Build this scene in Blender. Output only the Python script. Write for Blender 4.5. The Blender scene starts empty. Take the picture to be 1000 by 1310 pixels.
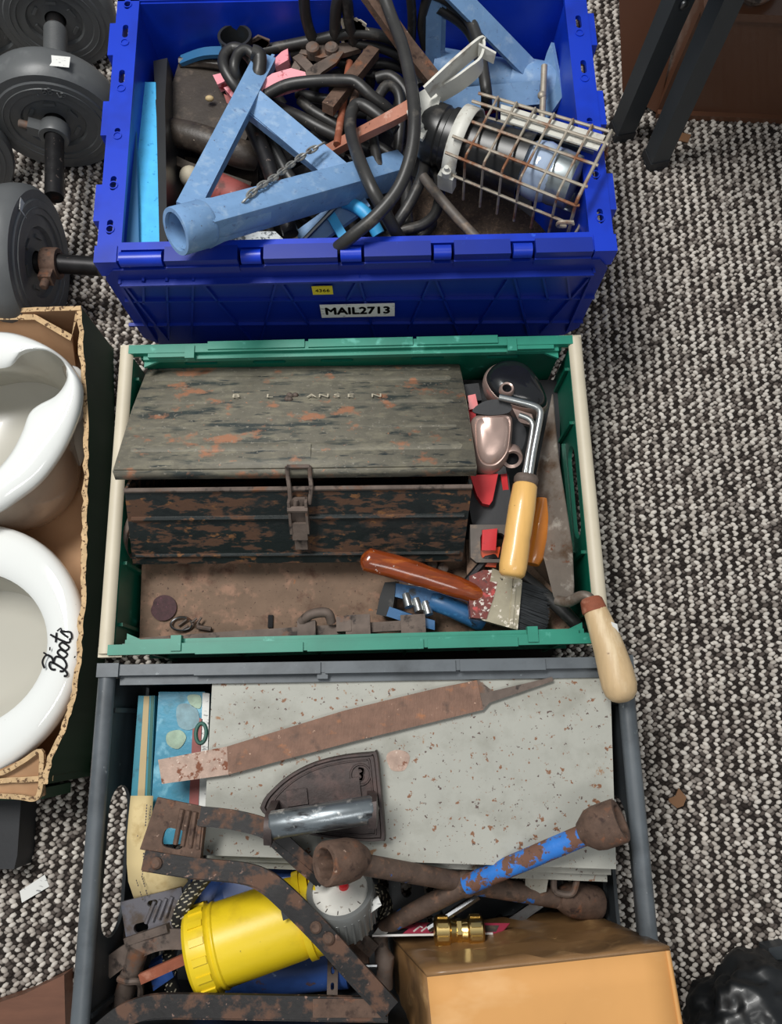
import bpy, bmesh, math, random
import numpy as np
from mathutils import Vector as V, Matrix as M

random.seed(7)
scene = bpy.context.scene
col = scene.collection
R = math.radians
sin, cos, pi = math.sin, math.cos, math.pi

# ---------------------------------------------------------------- camera
CAMZ, FPX, PITCH = 1.07, 982.0, R(75)
cd = bpy.data.cameras.new('camera')
cam = bpy.data.objects.new('camera', cd)
col.objects.link(cam)
cam.location = (0, 0, CAMZ)
cam.rotation_euler = (R(90) - PITCH, 0, 0)
cd.sensor_fit = 'VERTICAL'
cd.sensor_height = 36
cd.lens = 36 * FPX / 1310
cd.clip_start = 0.01
scene.camera = cam

# ---------------------------------------------------------------- world, lights, exposure
w = bpy.data.worlds.new('room_light')
scene.world = w
w.use_nodes = True
w.node_tree.nodes['Background'].inputs[0].default_value = (0.88, 0.95, 1.0, 1)
w.node_tree.nodes['Background'].inputs[1].default_value = 0.27

def area_light(name, loc, target, sx, sy, power, colr=(1, 1, 1)):
    l = bpy.data.lights.new(name, 'AREA')
    l.shape = 'RECTANGLE'
    l.size, l.size_y, l.energy, l.color = sx, sy, power, colr
    o = bpy.data.objects.new(name, l)
    col.objects.link(o)
    o.location = loc
    o.rotation_euler = (V(target) - V(loc)).to_track_quat('-Z', 'Y').to_euler()
    return o
area_light('ceiling_or_fill_light', (-0.75, 0.85, 2.35), (0.0, 0.25, 0), 1.1, 0.4, 50, (1, 0.985, 0.955))
area_light('ceiling_or_fill_light', (0.4, -0.7, 2.5), (0.1, 0.2, 0), 1.2, 0.4, 9, (1, 0.98, 0.95))  # soft fill added behind the camera, no lamp known there
scene.view_settings.view_transform = 'Standard'
scene.view_settings.look = 'None'
scene.view_settings.gamma = 1
scene.view_settings.use_curve_mapping = False
scene.view_settings.exposure = 0.15

# ---------------------------------------------------------------- geometry helpers
def ray(px, py):
    u, v = (px - 500) / FPX, (py - 655) / FPX
    return V((u, cos(PITCH) - v * sin(PITCH), -sin(PITCH) - v * cos(PITCH)))
def P(px, py, z):
    """real point at height z that the photograph shows at pixel px, py"""
    d = ray(px, py)
    t = (z - CAMZ) / d.z
    return V((d.x * t, d.y * t, z))
def PY(px, py, Y):
    d = ray(px, py)
    t = Y / d.y
    return V((d.x * t, Y, CAMZ + d.z * t))
def PP(*pts):
    return [P(*p) for p in pts]
def spl(pts, n=6, closed=False):
    pts = [V(p) for p in pts]
    out = []
    N = len(pts)
    for i in range(N if closed else N - 1):
        if closed:
            a, b, c, d = pts[(i - 1) % N], pts[i], pts[(i + 1) % N], pts[(i + 2) % N]
        else:
            a, b, c, d = pts[max(i - 1, 0)], pts[i], pts[i + 1], pts[min(i + 2, N - 1)]
        for k in range(n):
            t = k / n
            out.append(0.5 * ((2 * b) + (c - a) * t + (2 * a - 5 * b + 4 * c - d) * t * t + (3 * b - a - 3 * c + d) * t ** 3))
    if not closed:
        out.append(pts[-1])
    return out
def frame(O, X, Z):
    """matrix with x axis X and z axis near Z"""
    X = V(X).normalized()
    Y = V(Z).cross(X).normalized()
    Z = X.cross(Y)
    m = M((X, Y, Z)).transposed().to_4x4()
    m.translation = V(O)
    return m
def rotz(O, deg):
    return M.Translation(V(O)) @ M.Rotation(R(deg), 4, 'Z')
def circ(n, r=1.0, ph=0.0):
    return [(r * cos(2 * pi * k / n + ph), r * sin(2 * pi * k / n + ph)) for k in range(n)]
def stadium(cx, cy, a, b, n=5):
    """rounded slot, half sizes a (x) and b (y)"""
    r = min(a, b)
    out = []
    for sx, sy, st in ((1, 1, 0), (-1, 1, 90), (-1, -1, 180), (1, -1, 270)):
        for k in range(n):
            t = R(st + 90 * k / (n - 1))
            out.append((cx + sx * (a - r) + r * cos(t), cy + sy * (b - r) + r * sin(t)))
    return out
def rrect(cx, cy, a, b, r, n=4):
    out = []
    for sx, sy, st in ((1, 1, 0), (-1, 1, 90), (-1, -1, 180), (1, -1, 270)):
        for k in range(n):
            t = R(st + 90 * k / (n - 1))
            out.append((cx + sx * (a - r) + r * cos(t), cy + sy * (b - r) + r * sin(t)))
    return out

class G:
    """collects shapes into one bmesh"""
    def __init__(s):
        s.b = bmesh.new()
    def bev(s, verts, w, seg=2):
        es = {e for v in verts for e in v.link_edges}
        es = [e for e in es if len(e.link_faces) == 2 and e.calc_face_angle(0) > 0.5]
        if es and w > 0:
            bmesh.ops.bevel(s.b, geom=es, offset=w, segments=seg, affect='EDGES', profile=0.5, clamp_overlap=True)
    def box(s, m, c, sz, bev=0.0, seg=2, taper=1.0):
        c, h = V(c), V(sz) / 2
        vs = []
        for z in (-1, 1):
            f = taper if z > 0 else 1
            for x, y in ((-1, -1), (1, -1), (1, 1), (-1, 1)):
                vs.append(s.b.verts.new(m @ (c + V((x * h.x * f, y * h.y * f, z * h.z)))))
        for q in ((3, 2, 1, 0), (4, 5, 6, 7), (0, 1, 5, 4), (1, 2, 6, 5), (2, 3, 7, 6), (3, 0, 4, 7)):
            s.b.faces.new([vs[i] for i in q])
        s.bev(vs, bev, seg)
        return s
    def loft(s, rings, caps=(True, True), closed=True):
        rs = [[s.b.verts.new(p) for p in r] for r in rings]
        for a, b in zip(rs, rs[1:]):
            n = len(a)
            for i in range(n if closed else n - 1):
                j = (i + 1) % n
                s.b.faces.new((a[i], a[j], b[j], b[i]))
        if caps[0]:
            s.b.faces.new(rs[0][::-1])
        if caps[1]:
            s.b.faces.new(rs[-1])
        return s
    def sweep(s, pts, sect, up=None, closed=False, scale=None, caps=(True, True)):
        pts = [V(p) for p in pts]
        N = len(pts)
        tan = []
        for i in range(N):
            a = pts[(i - 1) % N] if closed else pts[max(i - 1, 0)]
            c = pts[(i + 1) % N] if closed else pts[min(i + 1, N - 1)]
            t = (c - a)
            tan.append(t.normalized() if t.length > 1e-9 else V((0, 0, 1)))
        ref = V(up) if up is not None else None
        nrm = None
        rings = []
        for i in range(N):
            t = tan[i]
            if ref is not None:
                n = ref - t * ref.dot(t)
            else:
                if nrm is None:
                    n = V((0, 0, 1)) - t * t.z
                    if n.length < 1e-3:
                        n = V((1, 0, 0)) - t * t.x
                else:
                    n = nrm - t * nrm.dot(t)
            n.normalize()
            nrm = n
            u = n.cross(t)
            k = scale[i] if scale else 1.0
            rings.append([pts[i] + u * (x * k) + n * (y * k) for x, y in sect])
        if closed:
            rings.append(rings[0])
            rs = [[s.b.verts.new(p) for p in r] for r in rings[:-1]]
            rs.append(rs[0])
            for a, b in zip(rs, rs[1:]):
                n = len(a)
                for i in range(n):
                    j = (i + 1) % n
                    s.b.faces.new((a[i], a[j], b[j], b[i]))
        else:
            s.loft(rings, caps)
        return s
    def tube(s, pts, r, n=10, closed=False, up=None, caps=(True, True)):
        if isinstance(r, (list, tuple)):
            return s.sweep(pts, circ(n), up, closed, r, caps)
        return s.sweep(pts, circ(n, r), up, closed, None, caps)
    def bar(s, pts, wd, th, up=(0, 0, 1), bev=0.0):
        n0 = len(s.b.verts)
        s.sweep(pts, [(-wd / 2, -th / 2), (wd / 2, -th / 2), (wd / 2, th / 2), (-wd / 2, th / 2)], up)
        s.b.verts.ensure_lookup_table()
        if bev:
            s.bev(s.b.verts[n0:], bev, 1)
        return s
    def lathe(s, m, prof, n=24, caps=(False, False)):
        """profile of (radius, height) turned about the z axis of m"""
        return s.loft([[m @ V((r * cos(2 * pi * k / n), r * sin(2 * pi * k / n), h)) for k in range(n)] for r, h in prof], caps)
    def plate(s, m, outer, holes=(), th=0.003, bev=0.0):
        """flat plate in the xy plane of m, each hole cut through it, from z=0 down to z=-th"""
        holes = list(holes)
        if len(holes) > 1:                      # rectangle: one cell per hole
            xs, ys = [p[0] for p in outer], [p[1] for p in outer]
            c = [(sum(p[0] for p in h) / len(h), sum(p[1] for p in h) / len(h)) for h in holes]
            ax = 0 if max(q[0] for q in c) - min(q[0] for q in c) > max(q[1] for q in c) - min(q[1] for q in c) else 1
            od = sorted(range(len(holes)), key=lambda i: c[i][ax])
            lim = [min((xs, ys)[ax])] + [(c[a][ax] + c[b][ax]) / 2 for a, b in zip(od, od[1:])] + [max((xs, ys)[ax])]
            for k, i in enumerate(od):
                a, b = lim[k], lim[k + 1]
                o = [(a, min(ys)), (b, min(ys)), (b, max(ys)), (a, max(ys))] if ax == 0 else [(min(xs), a), (max(xs), a), (max(xs), b), (min(xs), b)]
                s.plate(m, o, [holes[i]], th)
            return s
        d = V((0, 0, -th))
        def ring(pts):
            return [s.b.verts.new(m @ V((x, y, 0))) for x, y in pts], [s.b.verts.new(m @ (V((x, y, 0)) + d)) for x, y in pts]
        def strip(p, q):
            for i in range(len(p)):
                j = (i + 1) % len(p)
                s.b.faces.new((p[i], p[j], q[j], q[i]))
        if not holes:
            t, b = ring(outer)
            s.b.faces.new(t)
            s.b.faces.new(b[::-1])
            strip(b, t)
            return s
        h = holes[0]
        cx, cy = sum(p[0] for p in h) / len(h), sum(p[1] for p in h) / len(h)
        def cast(poly, a):
            dx, dy = cos(a), sin(a)
            best = 0
            for i in range(len(poly)):
                x0, y0 = poly[i][0] - cx, poly[i][1] - cy
                x1, y1 = poly[(i + 1) % len(poly)][0] - cx, poly[(i + 1) % len(poly)][1] - cy
                den = dx * (y1 - y0) - dy * (x1 - x0)
                if abs(den) < 1e-12:
                    continue
                t = (x0 * (y1 - y0) - y0 * (x1 - x0)) / den
                u = (x0 * dy - y0 * dx) / den
                if t > 0 and -1e-6 <= u <= 1 + 1e-6:
                    best = max(best, t)
            return (cx + dx * best, cy + dy * best)
        an = sorted(round(math.atan2(p[1] - cy, p[0] - cx), 5) for p in list(h) + list(outer))
        an = [a for i, a in enumerate(an) if i == 0 or a - an[i - 1] > 1e-3]
        ot, ob = ring([cast(outer, a) for a in an])
        it, ib = ring([cast(h, a) for a in an])
        strip(ot, it)
        strip(ib, ob)
        strip(ob, ot)
        strip(it, ib)
        return s
    def slab(s, pts, th, bev=0.0, seg=2, down=None):
        """solid whose top is the polygon pts (world points) and whose bottom lies th below"""
        pts = [V(p) for p in pts]
        n = V((0, 0, 0))
        for i in range(len(pts)):
            n += pts[i].cross(pts[(i + 1) % len(pts)])
        n.normalize()
        if n.z < 0:
            n = -n
            pts = pts[::-1]
        d = V(down) if down else -n
        t = [s.b.verts.new(p) for p in pts]
        b = [s.b.verts.new(p + d * th) for p in pts]
        f1 = s.b.faces.new(t)
        f2 = s.b.faces.new(b[::-1])
        for i in range(len(pts)):
            j = (i + 1) % len(pts)
            s.b.faces.new((t[j], t[i], b[i], b[j]))
        if bev:
            s.bev(t + b, bev, seg)
        return s
    def ball(s, m, r, seg=16, rings=10):
        bmesh.ops.create_uvsphere(s.b, u_segments=seg, v_segments=rings, radius=1, matrix=m @ M.Diagonal((r[0], r[1], r[2], 1)))
        return s

def wloc(o):
    p = V((0, 0, 0))
    while o is not None:
        p += o.location
        o = o.parent
    return p
def obj(name, g, mat, parent=None, label=None, kind=None, sharp=38):
    me = bpy.data.meshes.new(name)
    bmesh.ops.recalc_face_normals(g.b, faces=g.b.faces[:])
    g.b.to_mesh(me)
    g.b.free()
    o = bpy.data.objects.new(name, me)
    col.objects.link(o)
    if parent is not None:
        o.parent = parent
        off = wloc(parent)
    else:
        n = len(me.vertices)
        a = np.empty(n * 3, np.float32)
        me.vertices.foreach_get('co', a)
        a = a.reshape(-1, 3)
        off = V(((a[:, 0].min() + a[:, 0].max()) / 2, (a[:, 1].min() + a[:, 1].max()) / 2, a[:, 2].min()))
        off = V([float(x) for x in off])
        o.location = off
    me.transform(M.Translation(-off))
    for m in (mat if isinstance(mat, (list, tuple)) else [mat]):
        me.materials.append(m)
    me.polygons.foreach_set('use_smooth', [True] * len(me.polygons))
    me.set_sharp_from_angle(angle=R(sharp))
    if label:
        o['label'] = label
    if kind:
        o['kind'] = kind
    return o
def thing(name, label, cat, loc, group=None):
    o = bpy.data.objects.new(name, None)
    col.objects.link(o)
    o.location = V(loc)
    o.empty_display_size = 0.02
    o['label'], o['category'] = label, cat
    if group:
        o['group'] = group
    return o
def tag(o, label, cat, group=None, kind=None):
    o['label'], o['category'] = label, cat
    if group:
        o['group'] = group
    if kind:
        o['kind'] = kind
    return o
def text(name, body, size, m, mat, parent, depth=0.0004, shear=0.0, space=1.0, bold=0.0):
    c = bpy.data.curves.new(name, 'FONT')
    c.body, c.size, c.extrude, c.shear, c.space_character = body, size, depth, shear, space
    c.align_x, c.align_y = 'CENTER', 'CENTER'
    c.resolution_u = 3
    t = bpy.data.objects.new(name + '_source', c)
    col.objects.link(t)
    bpy.context.view_layer.update()
    me = bpy.data.meshes.new_from_object(t.evaluated_get(bpy.context.evaluated_depsgraph_get()))
    bpy.data.objects.remove(t)
    bpy.data.curves.remove(c)
    if bold:
        bb = bmesh.new()
        for dx, dy in ((-1, 0), (1, 0), (0, 1), (0, -1), (0, 0)):
            me.transform(M.Translation((dx * bold, dy * bold, 0)))
            bb.from_mesh(me)
            me.transform(M.Translation((-dx * bold, -dy * bold, 0)))
        bb.to_mesh(me)
        bb.free()
    me.name = name
    o = bpy.data.objects.new(name, me)
    col.objects.link(o)
    me.transform(m)
    o.parent = parent
    me.transform(M.Translation(-wloc(parent)))
    me.materials.clear()
    me.materials.append(mat)
    return o

# ---------------------------------------------------------------- materials
def lin(c):
    if isinstance(c, str):
        c = [int(c[i:i + 2], 16) / 255 for i in (0, 2, 4)]
    return tuple(x / 12.92 if x <= 0.04045 else ((x + 0.055) / 1.055) ** 2.4 for x in c)
def mk(name, c, rough=0.55, metal=0.0, patches=(), bump=None, var=0.15, vs=14, stretch=(1, 1, 1), spec=0.5, coat=0.0, trans=0.0):
    """base colour with soft variation; patches = (colour, scale, lo, hi, detail, stretch, roughness or None)"""
    m = bpy.data.materials.new(name)
    m.use_nodes = True
    nt = m.node_tree
    N, L = nt.nodes, nt.links
    bs = N['Principled BSDF']
    tc = N.new('ShaderNodeTexCoord')
    def noise(scale, det, st, seed):
        mp = N.new('ShaderNodeMapping')
        mp.inputs['Location'].default_value = (seed * 1.37, seed * 0.71, seed * 2.13)
        mp.inputs['Scale'].default_value = st
        L.new(tc.outputs['Object'], mp.inputs[0])
        n = N.new('ShaderNodeTexNoise')
        n.inputs['Scale'].default_value = scale
        n.inputs['Detail'].default_value = det
        n.inputs['Roughness'].default_value = 0.6
        L.new(mp.outputs[0], n.inputs['Vector'])
        return n.outputs['Fac']
    def ramp(f, lo, hi, a, b):
        r = N.new('ShaderNodeMapRange')
        r.inputs['From Min'].default_value, r.inputs['From Max'].default_value = lo, hi
        r.inputs['To Min'].default_value, r.inputs['To Max'].default_value = a, b
        L.new(f, r.inputs['Value'])
        return r.outputs[0]
    def mix(f, a, b):
        x = N.new('ShaderNodeMix')
        x.data_type = 'RGBA'
        L.new(f, x.inputs[0])
        for i, v in ((6, a), (7, b)):
            if isinstance(v, tuple):
                x.inputs[i].default_value = v + (1,)
            else:
                L.new(v, x.inputs[i])
        return x.outputs[2]
    c = lin(c)
    cur = mix(ramp(noise(vs, 4, stretch, 1), 0.3, 0.7, 0, 1), tuple(x * (1 - var) for x in c), tuple(min(1, x * (1 + var)) for x in c))
    rcur = None
    for i, p in enumerate(patches):
        pc, sc, lo, hi = p[:4]
        det = p[4] if len(p) > 4 else 5
        st = p[5] if len(p) > 5 else (1, 1, 1)
        f = ramp(noise(sc, det, st, 3 + i * 2.7 + len(name)), lo, hi, 0, 1)
        cur = mix(f, cur, lin(pc))
        if len(p) > 6 and p[6] is not None:
            x = N.new('ShaderNodeMix')
            L.new(f, x.inputs[0])
            if rcur is None:
                x.inputs[2].default_value = rough
            else:
                L.new(rcur, x.inputs[2])
            x.inputs[3].default_value = p[6]
            rcur = x.outputs[0]
    L.new(cur, bs.inputs['Base Color'])
    bs.inputs['Roughness'].default_value = rough
    if rcur is not None:
        L.new(rcur, bs.inputs['Roughness'])
    bs.inputs['Metallic'].default_value = metal
    bs.inputs['Specular IOR Level'].default_value = spec
    bs.inputs['Coat Weight'].default_value = coat
    bs.inputs['Transmission Weight'].default_value = trans
    if bump:
        b = N.new('ShaderNodeBump')
        b.inputs['Strength'].default_value = bump[1]
        b.inputs['Distance'].default_value = bump[2] if len(bump) > 2 else 0.001
        L.new(noise(bump[0], 6, bump[3] if len(bump) > 3 else (1, 1, 1), 9), b.inputs['Height'])
        L.new(b.outputs[0], bs.inputs['Normal'])
    return m

RUST = '5d3a28'
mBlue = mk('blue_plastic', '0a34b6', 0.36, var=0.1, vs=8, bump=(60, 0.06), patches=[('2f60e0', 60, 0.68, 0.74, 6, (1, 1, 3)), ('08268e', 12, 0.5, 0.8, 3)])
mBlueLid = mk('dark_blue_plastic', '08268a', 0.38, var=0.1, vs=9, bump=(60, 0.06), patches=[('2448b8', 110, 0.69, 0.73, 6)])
mGreen = mk('green_plastic', '0d6650', 0.34, var=0.14, vs=9, bump=(50, 0.07), patches=[('3a9682', 45, 0.64, 0.72, 6), ('0c4c40', 7, 0.5, 0.75, 4)])
mGreenRim = mk('worn_green_plastic', '25806b', 0.42, var=0.14, vs=14, bump=(50, 0.07), patches=[('57ab98', 45, 0.6, 0.7, 6)])  # lighter copy of the green, rim highlight put into the colour
mCream = mk('cream_plastic', 'c6bca6', 0.5, var=0.07, patches=[('a89a7c', 30, 0.55, 0.75, 6, (1, 0.3, 1))], bump=(80, 0.08))
mBlack = mk('black_plastic', '2e3235', 0.42, var=0.2, vs=10, bump=(70, 0.1), patches=[('474d52', 16, 0.55, 0.8, 6, (1, 0.4, 1)), ('5a6063', 120, 0.7, 0.74, 4)])
mBlackRim = mk('grey_black_plastic', '585e63', 0.42, var=0.15, vs=14, bump=(90, 0.12), patches=[('3c4145', 14, 0.45, 0.7, 6), ('8b9194', 110, 0.68, 0.74, 4)])
mCard = mk('brown_cardboard', 'b58f6c', 0.85, var=0.08, vs=6, patches=[('9a7452', 9, 0.5, 0.8, 4)], bump=(140, 0.1, 0.001, (1, 0.1, 1)))
mCardEdge = mk('cut_cardboard_edge', 'c2a47c', 0.9, var=0.2, vs=90, patches=[('5d4530', 220, 0.56, 0.62, 2)], bump=(260, 0.5, 0.002))
mCardGreen = mk('green_printed_card', '123d24', 0.55, var=0.12, vs=8, patches=[('2d5a3c', 60, 0.66, 0.74, 6)])
mPot = mk('white_glaze', 'e3e5e2', 0.08, var=0.015, vs=5, coat=0.5, patches=[('b9b9b2', 120, 0.74, 0.78, 3)])
mPotIn = mk('cream_glaze', 'bcb9ae', 0.2, var=0.04, vs=6, coat=0.3, patches=[('8a8478', 90, 0.74, 0.78, 3), ('b5ada0', 10, 0.55, 0.8, 4, (0.3, 1, 1))])  # inner glaze darkened, shade of the bowls put into the colour
mInk = mk('black_ink', '101013', 0.6, var=0.02, spec=0.15)
mIron = mk('grey_vinyl', '57595a', 0.42, var=0.12, vs=12, bump=(180, 0.12), patches=[('737575', 20, 0.6, 0.85, 4)])
mSticker = mk('white_sticker', 'dcdcd8', 0.6, var=0.03, patches=[('8c8c8c', 300, 0.62, 0.68, 2, (0.3, 1, 1))])
mChrome = mk('worn_steel', '76787a', 0.35, 1.0, var=0.15, vs=40, patches=[('6a4a38', 60, 0.58, 0.68, 6, (1, 1, 1), 0.8)], bump=(150, 0.1))
mDarkSteel = mk('dark_steel', '2b2a2b', 0.4, 0.6, var=0.3, vs=50, patches=[('7a6d66', 160, 0.66, 0.72, 4), ('4a2d22', 35, 0.58, 0.7, 6, (1, 1, 1), 0.8)])
mRust = mk('rusty_steel', '5f4a3e', 0.8, 0.15, var=0.3, vs=70, patches=[('80543c', 60, 0.57, 0.7, 7), ('3c2c26', 100, 0.56, 0.68, 6), ('a18878', 190, 0.67, 0.73, 4)], bump=(240, 0.5))
mRustGrey = mk('brown_grey_steel', '675a52', 0.7, 0.25, var=0.3, vs=40, patches=[('7a5138', 35, 0.56, 0.7, 6), ('38302c', 60, 0.56, 0.66, 6)], bump=(200, 0.3))
mRustBlk = mk('rust_over_black_paint', '211f1f', 0.55, 0.1, var=0.25, vs=60, patches=[('62483a', 44, 0.5, 0.6, 9, (1, 1, 1), 0.85), ('8b6f62', 140, 0.64, 0.7, 6)], bump=(180, 0.35))
mOrangeRust = mk('orange_rust_steel', '8a4d36', 0.8, 0.1, var=0.2, vs=60, patches=[('a8705a', 70, 0.55, 0.68, 5)], bump=(200, 0.3))
mStand = mk('pale_blue_paint', '7093bb', 0.45, var=0.08, vs=40, patches=[('8ba6c4', 70, 0.54, 0.7, 8), ('5b7399', 120, 0.6, 0.72, 7), ('4d4b4e', 260, 0.68, 0.72, 5)], bump=(160, 0.25))
mFoam = mk('sky_blue_foam', '4bb2e6', 0.8, var=0.08, vs=60, patches=[('2f8fc8', 180, 0.62, 0.7, 3), ('6a9ab8', 60, 0.66, 0.74, 4)], bump=(300, 0.25))
mNavy = mk('dull_blue_sheet', '27618c', 0.6, var=0.1)
mLeather = mk('black_leather', '3d3630', 0.45, var=0.2, vs=40, patches=[('5f544a', 60, 0.55, 0.75, 6), ('2a2420', 30, 0.58, 0.7, 5), ('b0a290', 230, 0.72, 0.75, 3)], bump=(260, 0.35))
mCable = mk('black_rubber', '2c2b2a', 0.42, var=0.25, vs=30, patches=[('55504a', 40, 0.58, 0.72, 6), ('b0a89a', 260, 0.73, 0.76, 3)], bump=(150, 0.1))
mRubberGrey = mk('dusty_rubber', '57504a', 0.55, var=0.2, vs=40, patches=[('7b6a5a', 60, 0.55, 0.7, 6)], bump=(150, 0.15))
mPink = mk('pink_plastic', 'e2929c', 0.45, var=0.08, patches=[('a83a44', 70, 0.58, 0.66, 6), ('7a2830', 150, 0.66, 0.7, 4)])
mGreyBlue = mk('pale_blue_plastic', '3d9fd4', 0.45, var=0.12, patches=[('6c7c88', 60, 0.56, 0.66, 6)])
mMat = mk('brown_pile_fabric', '4d3f34', 0.95, var=0.3, vs=160, patches=[('6b5846', 260, 0.56, 0.66, 3)], bump=(420, 1.0, 0.003))
mWhiteMetal = mk('dirty_white_paint', 'c9c8c0', 0.5, var=0.08, vs=25, patches=[('9a8f80', 35, 0.55, 0.7, 6), ('6a5040', 120, 0.68, 0.73, 5)], bump=(160, 0.15))
mWire = mk('rusty_cream_wire', 'a39a8c', 0.5, 0.4, var=0.15, vs=60, patches=[('84583e', 30, 0.5, 0.62, 5)])
mHandlePink = mk('salmon_painted_steel', 'a8705c', 0.6, 0.1, var=0.15, vs=30, patches=[('c9a494', 50, 0.56, 0.7, 6), ('5c4038', 90, 0.64, 0.7, 5)], bump=(160, 0.2))
mSocketBlack = mk('black_bakelite', '222222', 0.35, var=0.2, patches=[('4a4744', 40, 0.58, 0.7, 5)])
mRed = mk('red_plastic', 'c4242a', 0.35, var=0.08, patches=[('7c1a1c', 60, 0.64, 0.72, 5)])
mRedDull = mk('dull_red_paint', '8f4a45', 0.5, var=0.15, patches=[('5c3530', 50, 0.55, 0.68, 6), ('b07870', 90, 0.66, 0.72, 5)])
mOrange = mk('orange_red_plastic', 'd8552e', 0.4, var=0.08)
mToolLid = mk('dusty_black_enamel', '6c685c', 0.62, 0.0, var=0.12, vs=50, patches=[('7d7868', 80, 0.5, 0.62, 9, (0.5, 1, 1)), ('3a403e', 34, 0.54, 0.63, 12, (0.35, 1.6, 1.6)), ('2a3234', 80, 0.6, 0.66, 9, (0.3, 1.6, 1.6)), ('9c6e54', 34, 0.585, 0.66, 11, (.8, 1, 1)), ('a5765a', 140, 0.67, 0.72, 6), ('8a8478', 220, 0.62, 0.7, 3)], bump=(180, 0.35))
mToolBody = mk('chipped_black_enamel', '1c2222', 0.45, 0.0, var=0.2, vs=40, patches=[('543a2a', 64, 0.50, 0.55, 12, (0.45, 1.2, 1.2), 0.85), ('76502f', 90, 0.60, 0.66, 8, (0.6, 1, 1), 0.85), ('161c1d', 120, 0.57, 0.62, 8, (0.5, 1, 1)), ('1a2020', 14, 0.57, 0.64, 6)], bump=(180, 0.4))
mSheet = mk('rusted_sheet', '76604f', 0.8, 0.1, var=0.15, vs=30, patches=[('957460', 50, 0.5, 0.65, 9), ('583d30', 30, 0.58, 0.7, 8), ('a8683c', 70, 0.66, 0.72, 6), ('4a3830', 220, 0.62, 0.68, 4)], bump=(240, 0.45))
mBadge = mk('dark_red_wax', '3f2428', 0.55, var=0.35, vs=160, spec=0.2, patches=[('8a4a60', 150, 0.64, 0.7, 4)], bump=(160, 0.3))
mBrushWood = mk('varnished_brown_wood', '7c3512', 0.2, var=0.3, vs=26, coat=0.6, stretch=(1, 5, 5), patches=[('a9581c', 26, 0.52, 0.7, 5, (1, 6, 6)), ('d8cfc6', 90, 0.68, 0.72, 5), ('a83a3a', 80, 0.7, 0.74, 4)])
mBrushPaint = mk('paint_splashed_wood', '6a2a22', 0.45, var=0.25, vs=60, patches=[('d8d0c6', 130, 0.56, 0.6, 6), ('b0403c', 60, 0.58, 0.64, 5), ('2c2628', 50, 0.64, 0.7, 5)], bump=(200, 0.4))
mFerrule = mk('paint_spattered_ferrule', 'a59d88', 0.35, 0.6, var=0.15, vs=40, patches=[('e6ddd0', 90, 0.58, 0.63, 6, (1, 1, 1), 0.6), ('a83c3a', 70, 0.66, 0.7, 5, (1, 1, 1), 0.6), ('3a3630', 110, 0.66, 0.7, 5)])
mBristle = mk('black_bristle', '2a2d30', 0.6, var=0.3, vs=60)
mWood = mk('pale_wood', 'c2a67e', 0.55, var=0.12, vs=16, stretch=(6, 1, 6), patches=[('d8c29e', 14, 0.5, 0.7, 5, (6, 1, 6)), ('80644a', 60, 0.7, 0.75, 5), ('9c8666', 30, 0.6, 0.75, 5)])
mWoodOrange = mk('yellow_varnished_wood', 'e2b268', 0.35, var=0.08, vs=20, stretch=(6, 1, 6), coat=0.3, patches=[('cf9444', 25, 0.6, 0.75, 5), ('7c5a34', 160, 0.72, 0.75, 3)])
mWoodAmber = mk('amber_varnished_wood', 'c8782a', 0.25, var=0.12, coat=0.4)
mZinc = mk('zinc_plated_rod', 'b9bcbb', 0.28, 0.9, var=0.1, patches=[('7a6a5a', 60, 0.62, 0.7, 5, (1, 1, 1), 0.7)])
mTrowel = mk('stained_steel_blade', '7a7168', 0.5, 0.35, var=0.15, vs=30, patches=[('54402f', 26, 0.5, 0.66, 9), ('a9a399', 40, 0.58, 0.7, 6), ('6e4630', 70, 0.64, 0.7, 5)], bump=(160, 0.2))
mGun = mk('champagne_plastic', 'b59c92', 0.3, 0.45, var=0.05, vs=20)
mBlackGloss = mk('glossy_black_plastic', '1c1d20', 0.2, var=0.15, coat=0.2)
mBlackFab = mk('black_matt_plastic', '232427', 0.6, var=0.15, bump=(200, 0.15))
mBluePaint = mk('blue_tool_paint', '2f5f8c', 0.4, 0.0, var=0.15, patches=[('4a87b8', 50, 0.55, 0.68, 6), ('22262a', 40, 0.58, 0.66, 6), ('8a8a86', 150, 0.68, 0.72, 4)], bump=(150, 0.2))
mCase = mk('speckled_grey_enamel', 'a3a39a', 0.55, 0.0, var=0.06, vs=12, patches=[('8f8e84', 18, 0.5, 0.7, 7), ('7d5336', 120, 0.615, 0.645, 7), ('53403a', 190, 0.655, 0.68, 3), ('8f6a48', 44, 0.645, 0.69, 10), ('7d5336', 26, 0.675, 0.71, 11)], bump=(160, 0.25))
mFile = mk('rusty_file_steel', '7a5d4e', 0.65, 0.3, var=0.2, vs=60, patches=[('a06c4a', 40, 0.58, 0.7, 8, (1, 1.6, 1)), ('c9a892', 140, 0.66, 0.71, 6), ('5e4a40', 50, 0.58, 0.7, 6)], bump=(420, 0.6, 0.001, (1, 0.25, 1)))
mFilePale = mk('pale_scaled_steel', 'b0988a', 0.75, 0.2, var=0.2, vs=90, patches=[('7a4a34', 110, 0.55, 0.62, 8), ('d6c4b6', 180, 0.62, 0.68, 5)], bump=(300, 0.5))
mCast = mk('dark_brown_cast_iron', '413735', 0.5, 0.3, var=0.2, vs=40, patches=[('584541', 30, 0.52, 0.7, 6), ('2c2423', 60, 0.58, 0.7, 6)], bump=(200, 0.3))
mSteelH = mk('scuffed_bright_steel', '8d9498', 0.3, 0.85, var=0.15, vs=40, patches=[('3a3a3c', 26, 0.5, 0.64, 7, (1, 3, 3), 0.6), ('e2e4e2', 60, 0.6, 0.68, 5)])
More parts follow.
